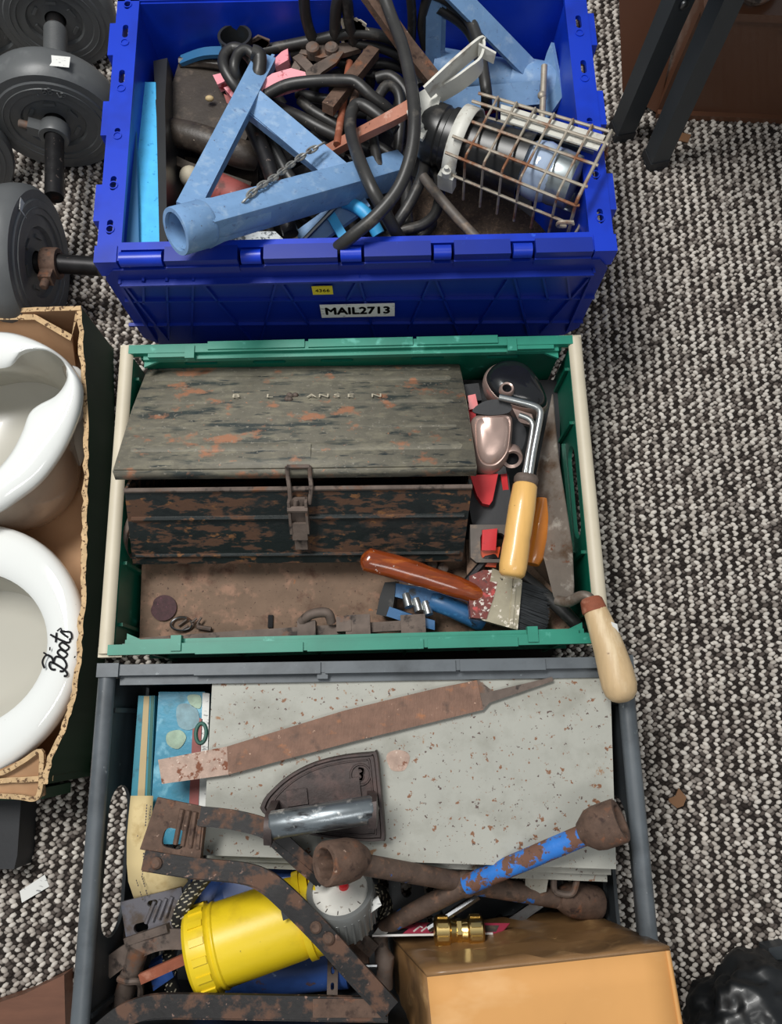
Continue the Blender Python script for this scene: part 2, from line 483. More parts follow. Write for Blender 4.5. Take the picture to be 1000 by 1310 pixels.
mYellow = mk('yellow_paint', 'e3c41c', 0.4, var=0.06, vs=14, patches=[('b8981c', 14, 0.6, 0.8, 5), ('5a4c1c', 120, 0.7, 0.74, 5), ('2b2a20', 40, 0.74, 0.77, 6)], bump=(130, 0.15))
mBlueBarrel = mk('blue_enamel', '35579c', 0.4, var=0.15, patches=[('233a6c', 20, 0.52, 0.7, 5), ('8ea6cc', 110, 0.68, 0.73, 5), ('5a4438', 60, 0.64, 0.7, 6)])
mBrace = mk('chipped_blue_on_rust', '5c4b41', 0.7, 0.2, var=0.25, vs=80, patches=[('7a5c4a', 90, 0.54, 0.68, 7), ('3e342e', 70, 0.58, 0.7, 6), ('2d6fc0', 50, 0.625, 0.65, 9, (1, 1, 1), 0.4)], bump=(260, 0.5))
mBraceBlue = mk('worn_bright_blue_paint', '2f74c6', 0.42, 0.0, var=0.12, vs=40, patches=[('6d4c3c', 45, 0.50, 0.53, 10, (1, 1, 1), 0.85), ('5a4034', 120, 0.6, 0.64, 6)], bump=(200, 0.3))
mGlassCap = mk('clear_gauge_plastic', '8a8c8a', 0.2, var=0.08, trans=0.35, spec=0.6)
mDial = mk('white_dial', 'd8d6ce', 0.5, var=0.05, patches=[('8a7a6a', 90, 0.62, 0.68, 5)])
mBoxOrange = mk('orange_brown_cardboard', 'd49c5c', 0.75, var=0.05, vs=8, patches=[('e0b078', 10, 0.5, 0.75, 4, (1, 2, 1)), ('b0783e', 60, 0.68, 0.76, 5)], bump=(40, 0.15))
mBoxTape = mk('greasy_brown_card', '8a6844', 0.3, var=0.14, vs=20, patches=[('5c4630', 14, 0.5, 0.7, 6, (0.4, 1, 2)), ('a58258', 30, 0.58, 0.7, 5)], bump=(50, 0.15))
mBrass = mk('polished_brass', 'dcc080', 0.25, 1.0, var=0.06)
mCardRed = mk('crimson_printed_card', 'a83a50', 0.35, var=0.06, coat=0.3)
mPrintBlack = mk('black_print', '1a1a1c', 0.4, var=0.02)
mPrintWhite = mk('white_print', 'dedcd8', 0.45, var=0.03)
mPaper = mk('aged_cream_paper', 'd2bd8c', 0.8, var=0.06, vs=10, patches=[('b39a68', 30, 0.58, 0.72, 5)])
mTeal = mk('teal_book_cloth', '2a7f92', 0.5, var=0.08, patches=[('1f5f70', 60, 0.6, 0.7, 5)])
mGrnStripe = mk('dark_green_print', '1f5a4e', 0.5, var=0.06)
mTan = mk('tan_print', 'b8a278', 0.6, var=0.06)
mCover = mk('illustrated_blue_cover', '3a8aa6', 0.35, var=0.15, vs=30, patches=[('7ebace', 40, 0.54, 0.68, 7), ('2a7488', 34, 0.6, 0.72, 6), ('a8b08a', 26, 0.66, 0.72, 6)], bump=(160, 0.2), coat=0.2)
mDarkGreyLeg = mk('dark_grey_powder_coat', '2f3438', 0.45, 0.0, var=0.08, vs=20, bump=(300, 0.1))
mBrownBox = mk('dark_brown_board', '5d3d2c', 0.4, var=0.06, vs=8, coat=0.15)
mBag = mk('black_bin_liner', '141618', 0.38, var=0.2, coat=0.1)
mLeaf = mk('brown_scrap', '7d5a3e', 0.8, var=0.15)
mBrownWood = mk('brown_wood', '6b4634', 0.55, var=0.15, vs=16, stretch=(1, 6, 6))
mBraid = mk('braided_hose_black', '23221f', 0.6, var=0.2)
mFleck = mk('pale_hose_fleck', 'b8b09a', 0.6, var=0.1)
mBulb = mk('bluish_bulb_glass', 'b4c6e0', 0.08, var=0.04, trans=0.25, coat=0.4)
mTin = mk('silver_lamp_foil', '9aa2a4', 0.3, 0.7, var=0.1)
mSnow = mk('frosted_white_glass', 'b9bec0', 0.4, var=0.12, vs=160, patches=[('4a5054', 150, 0.52, 0.6, 3)], bump=(300, 0.4))
mBottle = mk('black_soft_plastic', '2a2b2c', 0.35, var=0.1)
mTissue = mk('cream_scrap_paper', 'cfc4b0', 0.8, var=0.1, patches=[('b5763c', 40, 0.58, 0.64, 5)])
mYellowSticker = mk('yellow_sticker', 'd6c52c', 0.5, var=0.05)
mWireGrey = mk('dull_zinc', '8f8f8c', 0.45, 0.5, var=0.1, patches=[('6a5a50', 60, 0.6, 0.7, 5)])
mDust = mk('faded_cream_paint', 'b5ac98', 0.7, var=0.1, patches=[('5a5a54', 60, 0.6, 0.66, 6)])
# ================================================================ setting
fl = bpy.data.materials.new('carpet_backing')
fl.use_nodes = True
fn, fk = fl.node_tree.nodes, fl.node_tree.links
ftc = fn.new('ShaderNodeTexCoord')
fv = fn.new('ShaderNodeTexVoronoi')
fv.inputs['Scale'].default_value = 135
fsx = fn.new('ShaderNodeSeparateColor')
frm = fn.new('ShaderNodeValToRGB')
for k_, (p_, c_) in enumerate(((0.0, '2b2624'), (0.5, '4d4641'), (0.62, 'a39b93'), (1.0, 'c8c1b8'))):
    e_ = frm.color_ramp.elements[k_] if k_ < 2 else frm.color_ramp.elements.new(p_)
    e_.position, e_.color = p_, lin(c_) + (1,)
fk.new(ftc.outputs['Object'], fv.inputs['Vector'])
fk.new(fv.outputs['Color'], fsx.inputs[0])
fk.new(fsx.outputs[0], frm.inputs[0])
fk.new(frm.outputs[0], fn['Principled BSDF'].inputs['Base Color'])
fl.node_tree.nodes['Principled BSDF'].inputs['Roughness'].default_value = 0.95
g = G()
g.box(M(), (0, 0.5, -0.01), (5, 5, 0.02))
floor = obj('floor', g, fl, kind='structure')

# looped carpet pile: rows of light loops with darker loops between them
pile_m = bpy.data.materials.new('carpet_yarn')
pile_m.use_nodes = True
nt = pile_m.node_tree
at = nt.nodes.new('ShaderNodeAttribute')
at.attribute_name = 'yarn'
nt.links.new(at.outputs['Color'], nt.nodes['Principled BSDF'].inputs['Base Color'])
nt.nodes['Principled BSDF'].inputs['Roughness'].default_value = 0.9
nt.nodes['Principled BSDF'].inputs['Specular IOR Level'].default_value = 0.15
def carpet():
    rng = np.random.default_rng(3)
    ROW, STEP = 0.0145, 0.0056
    xs = np.arange(-0.74, 0.80, ROW)
    ys = np.arange(-0.42, 1.32, STEP)
    X, Y = np.meshgrid(xs, ys)
    k = np.arange(len(ys))[:, None] + np.zeros_like(X)
    X, Y, k = X.ravel(), Y.ravel(), k.ravel()
    side = np.where(k % 2 == 0, 1, -1)
    A = np.stack([X + side * 0.0015, Y], 1)
    B = np.stack([X + ROW / 2 + side * 0.0013, Y + STEP / 2], 1)
    C = np.concatenate([A, B])
    light = np.concatenate([np.ones(len(A)), np.zeros(len(B))])
    ang = np.concatenate([side * 0.5, side * -0.5]) + rng.normal(0, 0.16, len(C))
    keep = ~((np.abs(C[:, 0] + 0.045) < 0.25) & (C[:, 1] > 0.54)) & ~((C[:, 0] < -0.43) & (C[:, 1] < 0.42) & (C[:, 1] > -0.05)) & ~((np.abs(C[:, 0] + 0.04) < 0.26) & (C[:, 1] > -0.05))
    C, light, ang = C[keep], light[keep], ang[keep]
    n = len(C)
    C = C + rng.normal(0, 0.0006, C.shape)
    u = []
    for r, h in ((1.0, 0.0), (0.86, 0.6)):
        for a in range(6):
            t = a * pi / 3 + (0.5 if h else 0)
            u.append((r * cos(t), r * sin(t), h))
    u.append((0, 0, 1.0))
    u = np.array(u)
    f = []
    for a in range(6):
        b = (a + 1) % 6
        f += [(a, b, 6 + a), (b, 6 + b, 6 + a), (6 + a, 6 + b, 12)]
    f = np.array(f)
    s = rng.uniform(0.85, 1.2, n)
    lx = np.where(light > 0, 0.0044, 0.0036) * s
    ly = np.where(light > 0, 0.0029, 0.0024) * s
    lz = np.where(light > 0, 0.0052, 0.0034) * s
    ca, sa = np.cos(ang), np.sin(ang)
    ux = u[None, :, 0] * lx[:, None]
    uy = u[None, :, 1] * ly[:, None]
    vx = C[:, :1] + ux * ca[:, None] - uy * sa[:, None]
    vy = C[:, 1:] + ux * sa[:, None] + uy * ca[:, None]
    vz = u[None, :, 2] * lz[:, None] + 0 * vx
    co = np.stack([vx, vy, vz], 2).reshape(-1, 3).astype(np.float32)
    fi = (f[None] + (np.arange(n) * 13)[:, None, None]).reshape(-1, 3).astype(np.int32)
    # dark woven backing that shows between the loops
    bk_ = np.array([[-.745, -.43, .0006], [.805, -.43, .0006], [.805, 1.325, .0006], [-.745, 1.325, .0006]], np.float32)
    nb = len(co)
    co = np.concatenate([co, bk_])
    fi = np.concatenate([fi, np.array([[nb, nb + 1, nb + 2], [nb, nb + 2, nb + 3]], np.int32)])
    me = bpy.data.meshes.new('carpet_pile')
    me.vertices.add(len(co))
    me.vertices.foreach_set('co', co.ravel())
    me.loops.add(fi.size)
    me.loops.foreach_set('vertex_index', fi.ravel())
    me.polygons.add(len(fi))
    me.polygons.foreach_set('loop_start', np.arange(0, fi.size, 3, dtype=np.int32))
    me.polygons.foreach_set('use_smooth', np.ones(len(fi), bool))
    me.update()
    me.validate()
    pal = np.array([lin('cfc8bf'), lin('b9b1a8'), lin('8e867f'), lin('5a524d'), lin('332d2a')])
    p1 = rng.choice(5, n, p=[0.50, 0.36, 0.10, 0.03, 0.01])
    p2 = rng.choice(5, n, p=[0.01, 0.04, 0.17, 0.42, 0.36])
    c = pal[np.where(light > 0, p1, p2)] * rng.uniform(0.9, 1.08, (n, 1))
    rgba = np.ones((n, 13, 4), np.float32)
    rgba[:, :, :3] = c[:, None, :]
    a = me.color_attributes.new('yarn', 'FLOAT_COLOR', 'POINT')
    a.data.foreach_set('color', np.concatenate([rgba.ravel(), np.tile(np.array(lin('2c2724') + (1,), np.float32), 4)]))
    o = bpy.data.objects.new('carpet_pile', me)
    col.objects.link(o)
    me.materials.append(pile_m)
    tag(o, 'grey and cream looped carpet in ribbed rows over the whole floor', 'carpet', kind='stuff')
carpet()

# ================================================================ crates
def wall_m(m, side, L, D, zlean=0.0):
    """matrix of a wall's outer face: x runs along the wall, y goes up, z points out"""
    if side == 'x-':
        return m @ M(((0, 0, -1, -L / 2), (-1, 0, 0, 0), (0, 1, 0, 0), (0, 0, 0, 1)))
    if side == 'x+':
        return m @ M(((0, 0, 1, L / 2), (1, 0, 0, 0), (0, 1, 0, 0), (0, 0, 0, 1)))
    if side == 'y+':
        return m @ M(((-1, 0, 0, 0), (0, 0, 1, D / 2), (0, 1, 0, 0), (0, 0, 0, 1)))
    return m @ M(((1, 0, 0, 0), (0, 0, -1, -D / 2), (0, 1, 0, 0), (0, 0, 0, 1)))

# ---- blue lidded crate, top of the picture
BZ = 0.290
bm_ = rotz((-0.0455, 0.716, 0), 1.49)
blue = thing('lidded_crate', 'deep blue plastic crate with hanging ribbed lid flap, holding cables and axle stands', 'crate', (-0.0455, 0.716, 0))
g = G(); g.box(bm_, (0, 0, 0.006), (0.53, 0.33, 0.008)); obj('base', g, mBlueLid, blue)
L, D = 0.60, 0.40
for sd in ('x-', 'x+', 'y+', 'y-'):
    g = G()
    ln = (D if sd[0] == 'x' else L) / 2 - 0.02
    wm = wall_m(bm_, sd, L - 0.04, D - 0.04)
    lean = M.Rotation(R(2.8), 4, 'X')   # walls taper in towards the base
    g.slab([wm @ V((-ln + .018, 0.003, -0.014)), wm @ V((ln - .018, 0.003, -0.014)), wm @ V((ln, BZ - 0.003, 0.0)), wm @ V((-ln, BZ - 0.003, 0.0))], 0.004,
           down=-(wm.to_3x3() @ V((0, 0, 1))))
    obj('side_wall', g, mBlue, blue)
# rim: four flat bars with slots and a skirt
def rim_bar(x0, y0, x1, y1, holes, name='rim'):
    g = G()
    mm = bm_ @ M.Translation((0, 0, BZ))
    g.plate(mm, [(x0, y0), (x1, y0), (x1, y1), (x0, y1)], holes, 0.006)
    return g
for sx in (-1, 1):
    hl = []
    for yy in (-0.155, -0.095, -0.02, 0.06, 0.13, 0.175):
        hl.append(stadium(sx * 0.287, yy, 0.0035, 0.010 if yy not in (-0.02,) else 0.0036))
    x0, x1 = sorted((sx * 0.272, sx * 0.300))
    g = rim_bar(x0, -0.2, x1, 0.2, hl)
    xs = sx * 0.2985
    g.box(bm_, (xs, 0, BZ - 0.018), (0.003, 0.4, 0.03), 0.001, 1)
    for yy in (-0.12, 0.0, 0.12):
        g.box(bm_, (sx * 0.304, yy, BZ - 0.013), (0.008, 0.05, 0.022), 0.002, 1)
    for yy in (-0.17, -0.11, -0.04, 0.03, 0.10, 0.16):
        g.lathe(bm_ @ M.Translation((sx * 0.2865, yy + 0.012, BZ)), [(0.0055, 0), (0.0055, 0.0012), (0.0042, 0.0012), (0.0042, 0)], 12)
    obj('rim', g, mBlue, blue)
g = rim_bar(-0.3, 0.178, 0.3, 0.2, [stadium(x, 0.19, 0.006, 0.0025) for x in (-0.06, -0.03, 0.05, 0.08)])
g.box(bm_, (0, 0.1985, BZ - 0.016), (0.6, 0.003, 0.03), 0.001, 1)
obj('rim', g, mBlue, blue)
g = rim_bar(-0.272, -0.186, 0.272, -0.176, ())
g.box(bm_, (0, -0.1835, BZ - 0.012), (0.57, 0.003, 0.022), 0.001, 1)
obj('rim', g, mBlue, blue)
# hinge knuckles along the near edge: bright pins between dark lid barrels
hx = [-0.275, -0.222, -0.135, -0.108, -0.02, 0.008, 0.088, 0.112, 0.18, 0.206, 0.275]
for i, (a, b) in enumerate(zip(hx, hx[1:])):
    g = G()
    if i % 2 == 0 and i != 0 or i == 0:
        pin = (i in (0, 2, 4, 6, 8, 9)) and (b - a) < 0.06
    else:
        pin = False
    yy, zz = -0.196, BZ - 0.004
    if pin:
        g.tube([bm_ @ V((a + 0.002, yy, zz)), bm_ @ V((b - 0.002, yy, zz))], 0.0085, 14)
        obj('hinge_pin', g, mBlue, blue)
    else:
        mid = (a + b) / 2
        g.box(bm_, (mid, yy + 0.001, zz), (b - a - 0.003, 0.019, 0.016), 0.003, 2)
        g.box(bm_, (mid, yy - 0.008, zz - 0.009), (b - a - 0.003, 0.005, 0.012), 0.001, 1)
        obj('hinge_barrel', g, mBlueLid, blue)
for sx in (-1, 1):
    g = G(); g.box(bm_, (sx * 0.289, -0.192, BZ - 0.012), (0.026, 0.022, 0.028), 0.005, 2); obj('corner_block', g, mBlue, blue)
# lid flap hanging from the hinge
LY = -0.205
lid = None
g = G()
lm = bm_ @ M(((1, 0, 0, 0), (0, 0, -1, LY), (0, 1, 0, 0), (0, 0, 0, 1)))
g.plate(lm, [(-0.299, BZ - 0.03), (-0.285, BZ - 0.012), (0.285, BZ - 0.012), (0.299, BZ - 0.03), (0.299, 0.115), (0.28, 0.092), (-0.28, 0.092), (-0.299, 0.115)], (), 0.004)
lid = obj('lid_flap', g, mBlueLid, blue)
g = G()
g.box(lm, (0, BZ - 0.034, 0.004), (0.565, 0.004, 0.009), 0.0012, 1)
for sx in (-1, 1):
    g.box(lm, (sx * 0.2825, 0.185, 0.003), (0.003, 0.15, 0.006), 0.001, 1)
obj('lid_frame', g, mBlueLid, lid)
LYW = 0.716 + LY
iml = lm.inverted()
def lidpt(px, py):
    p = PY(px, py, LYW)
    for _ in range(3):
        q = iml @ p
        p = PY(px, py, p.y + (lm.to_3x3() @ V((0, 0, 1))).y * -q.z if abs(q.z) > 1e-6 else p.y)
    q = iml @ p
    return (q.x, q.y)
ribs = [((160, 383), (760, 379)), ((165, 414), (745, 410)), ((183, 355), (184, 386)), ((213, 355), (216, 430)), ((247, 355), (245, 430)),
        ((156, 358), (215, 433)), ((256, 356), (320, 432)), ((354, 354), (334, 433)), ((358, 356), (397, 416)), ((460, 351), (443, 382)), ((458, 351), (480, 430)),
        ((557, 355), (588, 428)), ((552, 351), (523, 418)), ((653, 349), (603, 427)), ((657, 350), (676, 426)), ((694, 350), (701, 384)), ((726, 350), (729, 382)), ((754, 352), (691, 424))]
for a, b in ribs:
    a, b = lidpt(*a), lidpt(*b)
    g = G()
    g.bar([lm @ V((a[0], a[1], 0.0018)), lm @ V((b[0], b[1], 0.0018))], 0.0028, 0.0046, lm.to_3x3() @ V((0, 0, 1)))
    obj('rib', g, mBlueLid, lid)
a, b = lidpt(410, 401), lidpt(506, 384)
cx, cy = (a[0] + b[0]) / 2, (a[1] + b[1]) / 2
g = G(); g.box(lm, (cx, cy, 0.0052), (0.095, 0.031, 0.001)); lab = obj('label', g, mSticker, lid, 'white label reading MAIL2713')
text('lettering', 'MAIL2713', 0.0235, lm @ M.Translation((cx, cy, 0.0058)) @ M.Diagonal((0.86, 1, 1, 1)), mInk, lid, 0.0003, bold=0.0009)
a, b = lidpt(400, 371), lidpt(425, 362)
cx, cy = (a[0] + b[0]) / 2, (a[1] + b[1]) / 2
g = G(); g.box(lm, (cx, cy, 0.0052), (0.025, 0.018, 0.001)); obj('price_sticker', g, mYellowSticker, lid, 'small yellow price sticker')
text('lettering', '4366', 0.009, lm @ M.Translation((cx, cy, 0.0058)), mInk, lid, 0.0003)

# ---- green crate with cream end rails
GZ = 0.166
gm = rotz((-0.047, 0.275, 0), 1.41)
green = thing('folding_crate', 'green plastic folding crate with cream side rails, holding the toolbox and trowel', 'crate', (-0.047, 0.275, 0))
g = G(); g.box(gm, (0, 0, 0.008), (0.55, 0.36, 0.008), 0.002, 1); obj('base', g, mGreen, green)
for sd in ('x-', 'x+'):
    wm = wall_m(gm, sd, 0.578, 0.38)
    g = G()
    g.plate(wm, [(-0.185, 0.006), (0.185, 0.006), (0.185, GZ - 0.014), (-0.185, GZ - 0.014)], [stadium(0.0 if sd == 'x+' else -0.01, 0.118, 0.062, 0.019)], 0.005)
    for x in (-0.16, -0.085, 0.085, 0.16):
        g.box(wm, (x, 0.08, -0.007), (0.004, 0.13, 0.006))
    g.box(wm, (0, 0.092, -0.007), (0.15, 0.003, 0.006)); g.box(wm, (0, 0.03, -0.007), (0.36, 0.003, 0.006))
    obj('end_wall', g, mGreen, green)
    sx = -1 if sd == 'x-' else 1
    g = G()
    sect = [(x * 1.0, y * 0.8) for x, y in circ(10, 0.0088)]
    g.sweep([gm @ V((sx * 0.2915, y, GZ - 0.006)) for y in (-0.196, 0, 0.196)], sect)
    for sy in (-1, 1):
        g.box(gm, (sx * 0.2855, sy * 0.194, GZ - 0.010), (0.028, 0.012, 0.013), 0.003, 2)
    obj('end_rail', g, mCream, green)
for sd in ('y+', 'y-'):
    wm = wall_m(gm, sd, 0.58, 0.376)
    s = 1 if sd == 'y+' else -1
    g = G()
    g.plate(wm, [(-0.275, 0.006), (0.275, 0.006), (0.275, GZ - 0.012), (-0.275, GZ - 0.012)], [stadium(x, GZ - 0.028, 0.022, 0.0045) for x in (-0.2, -0.1, 0.02, 0.11, 0.2)], 0.004)
    for x in (-0.25, -0.15, -0.05, 0.06, 0.16, 0.25):
        g.box(wm, (x, 0.075, 0.003), (0.004, 0.13, 0.007))
    g.box(wm, (0, 0.06, 0.003), (0.54, 0.004, 0.007))
    obj('long_wall', g, mGreen, green)
    g = G()
    yo = 0.192 * s
    g.box(gm, (0, yo, GZ - 0.005), (0.575, 0.012, 0.010), 0.002, 2)
    g.box(gm, (0, yo - s * 0.008, GZ - 0.011), (0.54, 0.008, 0.008), 0.0015, 1)
    for x0, x1 in ((-0.185, -0.06), (-0.055, 0.08), (0.085, 0.19)):
        g.box(gm, ((x0 + x1) / 2, yo + s * 0.002, GZ - 0.002), (x1 - x0, 0.011, 0.009), 0.002, 1)
    for sx in (-1, 1):
        g.box(gm, (sx * 0.235, yo - s * 0.004, GZ - 0.006), (0.055, 0.015, 0.010), 0.003, 1)
        g.box(gm, (sx * 0.208, yo - s * 0.006, GZ - 0.003), (0.012, 0.018, 0.011), 0.002, 1)
        g.slab([gm @ V((sx * 0.27, yo - s * 0.02, GZ - 0.012)), gm @ V((sx * 0.27, yo, GZ - 0.012)), gm @ V((sx * 0.225, yo, GZ - 0.012))], 0.004)
    obj('rim', g, mGreenRim, green)

# ---- black crate
KZ = 0.2007
km = rotz((-0.0253, -0.1375, 0), 0.9)
black = thing('stacking_crate', 'black plastic crate with grey worn rim, holding the metal case and foot pumps', 'crate', (-0.0253, -0.1375, 0))
# slotted base
g = G()
nx, ny, cw, chh = 18, 8, 0.029, 0.046
for i in range(nx):
    for j in range(ny):
        x0, y0 = -nx * cw / 2 + i * cw, -ny * chh / 2 + j * chh
        g.plate(km @ M.Translation((0, 0, 0.012)), [(x0, y0), (x0 + cw, y0), (x0 + cw, y0 + chh), (x0, y0 + chh)], [stadium(x0 + cw / 2, y0 + chh / 2, 0.0066, 0.0125, 4)], 0.004)
bmesh.ops.remove_doubles(g.b, verts=g.b.verts[:], dist=1e-5)
obj('base', g, mBlackRim, black)  # floor in the lighter rim grey, its colour making up for dim light
for sd in ('x-', 'x+'):
    sx = -1 if sd == 'x-' else 1
    wm = wall_m(km, sd, 0.578, 0.37)
    lean = M.Rotation(R(6.5), 4, 'X')
    wl = wm @ M.Translation((0, KZ - 0.008, 0)) @ lean @ M.Translation((0, -(KZ - 0.008), 0))
    g = G()
    g.plate(wl, [(-0.185, 0.008), (0.185, 0.008), (0.185, KZ - 0.008), (-0.185, KZ - 0.008)], [stadium(-0.02 * sx - 0.01, 0.146, 0.078, 0.027, 6)], 0.004)
    for yy in (0.03, 0.095):
        g.box(wl, (0, yy, -0.006), (0.36, 0.004, 0.004), 0.001, 1)
    for x in (-0.15, 0.15):
        g.box(wl, (x, 0.1, -0.006), (0.005, 0.17, 0.005), 0.001, 1)
    obj('end_wall', g, mBlack, black)
    g = G()
    g.sweep([km @ V((sx * 0.2895, y, KZ - 0.009)) for y in (-0.195, 0, 0.19)], circ(12, 0.0095))
    obj('side_rail', g, mBlackRim, black)
for sd in ('y+', 'y-'):
    s = 1 if sd == 'y+' else -1
    wm = wall_m(km, sd, 0.58, 0.378)
    g = G()
    g.slab([wm @ V((-0.265, 0.008, -0.016)), wm @ V((0.265, 0.008, -0.016)), wm @ V((0.277, KZ - 0.01, 0)), wm @ V((-0.277, KZ - 0.01, 0))], 0.004, down=-(wm.to_3x3() @ V((0, 0, 1))))
    for x in (-0.2, -0.1, 0, 0.1, 0.2):
        g.box(wm, (x, 0.1, 0.002), (0.004, 0.16, 0.006))
    obj('long_wall', g, mBlack, black)
    g = G()
    yo = 0.193 * s
    g.box(km, (0, yo, KZ - 0.007), (0.594, 0.012, 0.012), 0.003, 2)
    g.box(km, (-0.0, yo - s * 0.01, KZ - 0.013), (0.55, 0.012, 0.007), 0.002, 1)
    for x0, x1 in ((-0.19, -0.05), (-0.045, 0.1), (0.105, 0.2)):
        g.box(km, ((x0 + x1) / 2, yo - s * 0.001, KZ - 0.004), (x1 - x0, 0.0125, 0.011), 0.003, 1)
    g.box(km, (-0.048, yo - s * 0.007, KZ - 0.008), (0.012, 0.012, 0.012), 0.004, 2)
    for sx in (-1, 1):
        g.box(km, (sx * 0.286, yo, KZ - 0.006), (0.024, 0.015, 0.016), 0.005, 2)
    obj('rim', g, mBlackRim, black)

# ================================================================ cardboard box with pots
CZ = 0.13
cb = thing('carton', 'green printed cardboard carton with open flaps holding two white pots', 'box', P(-20, 700, 0))
A, B = P(104, 392, CZ), P(62, 1000, CZ)      # top corners of its visible long wall
dY = (B - A).normalized()
dX = V((-dY.y, dY.x, 0))
if dX.x > 0:
    dX = -dX
Wd = 0.36
C_, D_ = A + dX * Wd, B + dX * Wd
def panel(a, b, z0, z1, th, inward, mats, name, top_noise=0.0, n=40):
    """upright card panel from a to b; inside faces brown, edge pale, outside green"""
    g = G()
    rows = []
    random.seed(11)
    for k in range(n + 1):
        t = k / n
        p = a.lerp(b, t)
        zz = z1 + (random.uniform(-1, 1) * top_noise if 0 < k < n else 0)
        wv = inward * (random.uniform(-1, 1) * top_noise * 0.6)
        rows.append([V((p.x, p.y, z0)), V((p.x, p.y, zz)) + wv, V((p.x, p.y, zz - 0.001)) + inward * th + wv, V((p.x, p.y, z0)) + inward * th])
    g.loft(rows)
    o = obj(name, g, mats, cb)
    pl = inward.normalized()
    for f in o.data.polygons:
        d = f.normal.dot(pl)
        f.material_index = 1 if f.normal.z > 0.6 else (2 if d > 0.3 else 0)
    return o
mats3 = [mCardGreen, mCardEdge, mCard]
top_edge = spl(PP(*[(x, y, CZ) for x, y in ((104, 392), (110, 480), (113, 560), (112, 640), (111, 700), (109, 770), (104, 840), (97, 890), (85, 930), (68, 968), (60, 1003))]), 7)
g = G()
rows = []
random.seed(11)
for k, p in enumerate(top_edge):
    t = (p - A).dot(dY) / (B - A).length
    f = A.lerp(B, t)
    bt = V((f.x + min(0.012, max(0, (p - f).length * .5)), f.y, 0.003))
    p = p + V((random.uniform(-1, 1) * .0012, 0, random.uniform(-1, 1) * .0014))
    wv = random.uniform(-.0006, .0012)
    rows.append([bt, p, p + dX * (.0065 + wv) - V((0, 0, .001)), bt + dX * .0065])
g.loft(rows)
ls_ = obj('long_side', g, mats3, cb)
for f in ls_.data.polygons:
    f.material_index = 1 if f.normal.z > 0.6 else (2 if f.normal.dot(dX) > 0.3 else 0)
panel(C_, D_, 0.003, CZ, 0.0065, -dX, mats3, 'long_side', 0.001, 20)
panel(A, C_, 0.003, CZ + 0.002, 0.006, dY, [mCard, mCardEdge, mCard], 'short_side', 0.0006, 30)
panel(B, D_, 0.003, CZ - 0.012, 0.006, -dY, mats3, 'short_side', 0.0006, 30)
g = G(); g.slab([V((p.x, p.y, 0.006)) for p in (A, B, D_, C_)], 0.005); obj('bottom', g, mCard, cb)
# tucked flaps: inner far flap folded to a wedge, near flap crumpled
g = G()
g.loft([[P(x, y, z) for x, y, z in ((-80, 402, .128), (44, 402, .128), (92, 428, .122), (97, 396, .128))],
        [P(x, y, z) for x, y, z in ((-80, 409, .126), (44, 409, .126), (90, 436, .12), (102, 396, .126))],
        ], (False, False), False)
obj('inner_flap_edge', g, mCardEdge, cb)
g = G()
g.slab(PP((-80, 405, .126), (45, 405, .126), (92, 432, .12), (98, 480, .04), (-80, 470, .04)), 0.004)
obj('inner_flap', g, mCard, cb)
g = G()
g.slab(PP((-60, 1002, .112), (0, 985, .118), (54, 960, .122), (57, 1018, .108), (40, 1022, .106), (-60, 1018, .106)), 0.004)
o = obj('folded_flap', g, mCard, cb)
g = G()
g.bar(spl(PP((-60, 1006, .114), (0, 990, .12), (30, 974, .124), (52, 961, .126), (54, 985, .12), (52, 1012, .115), (44, 1022, .112), (20, 1019, .112), (-60, 1016, .112)), 5), 0.0055, 0.006)
obj('flap_edge', g, mCardEdge, cb)
g = G(); g.slab(PP((56, 1008, .10), (56, 1022, .09), (-60, 1026, .09), (-60, 1014, .10)), 0.08, down=(0, 0, -1)); obj('end_panel', g, mCardGreen, cb)
for (x, y) in ((126, 548), (108, 896)):
    g = G(); c0 = P(x, y, .055); g.box(frame(c0 + V((.001, 0, 0)), dY, -dX), (0, 0, 0), (0.02, 0.006, 0.002)); obj('staple', g, mZinc, cb)

def ringpts(f, n=64):
    return [f(2 * pi * k / n) for k in range(n)]
# round pan with broad rim (lettered)
pan = thing('round_bedpan', 'round white ceramic bedpan with broad rim lettered Boots, in the carton', 'bedpan', P(-40, 830, 0.006))
RZ = 0.118
oc = P(-55, 830, RZ)
orx, ory = (P(102, 830, RZ) - oc).x, (P(-55, 667, RZ) - oc).y
irx, iry = (P(56, 828, RZ - .01) - P(-55, 828, RZ - .01)).x, (P(-55, 728, RZ) - oc).y
def ell(rx, ry, z, dx=0, dy=0):
    return ringpts(lambda t: V((oc.x + dx + rx * cos(t), oc.y + dy + ry * sin(t), z)))
g = G()
prof = []
for k in range(9):        # rounded outer lip then body
    pass
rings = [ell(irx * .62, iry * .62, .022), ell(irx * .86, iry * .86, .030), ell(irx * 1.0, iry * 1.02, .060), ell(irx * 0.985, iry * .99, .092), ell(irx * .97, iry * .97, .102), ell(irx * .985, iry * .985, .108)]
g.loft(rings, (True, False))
obj('bowl', g, mPotIn, pan, 'cream glazed inside of the bowl, darkened for shade')
g = G()
rings = [ell(irx * .985, iry * .985, .108), ell(irx * 1.03, iry * 1.03, .112), ell(irx + (orx - irx) * .35, iry + (ory - iry) * .35, .1165), ell(irx + (orx - irx) * .7, iry + (ory - iry) * .7, .117),
         ell(orx * .965, ory * .965, .1135), ell(orx * .993, ory * .993, .107), ell(orx, ory, .099), ell(orx * .985, ory * .985, .090), ell(orx * .95, ory * .95, .07), ell(orx * .86, ory * .86, .03), ell(orx * .72, ory * .72, .008)]
g.loft(rings, (False, True))
obj('rim', g, mPot, pan, sharp=60)
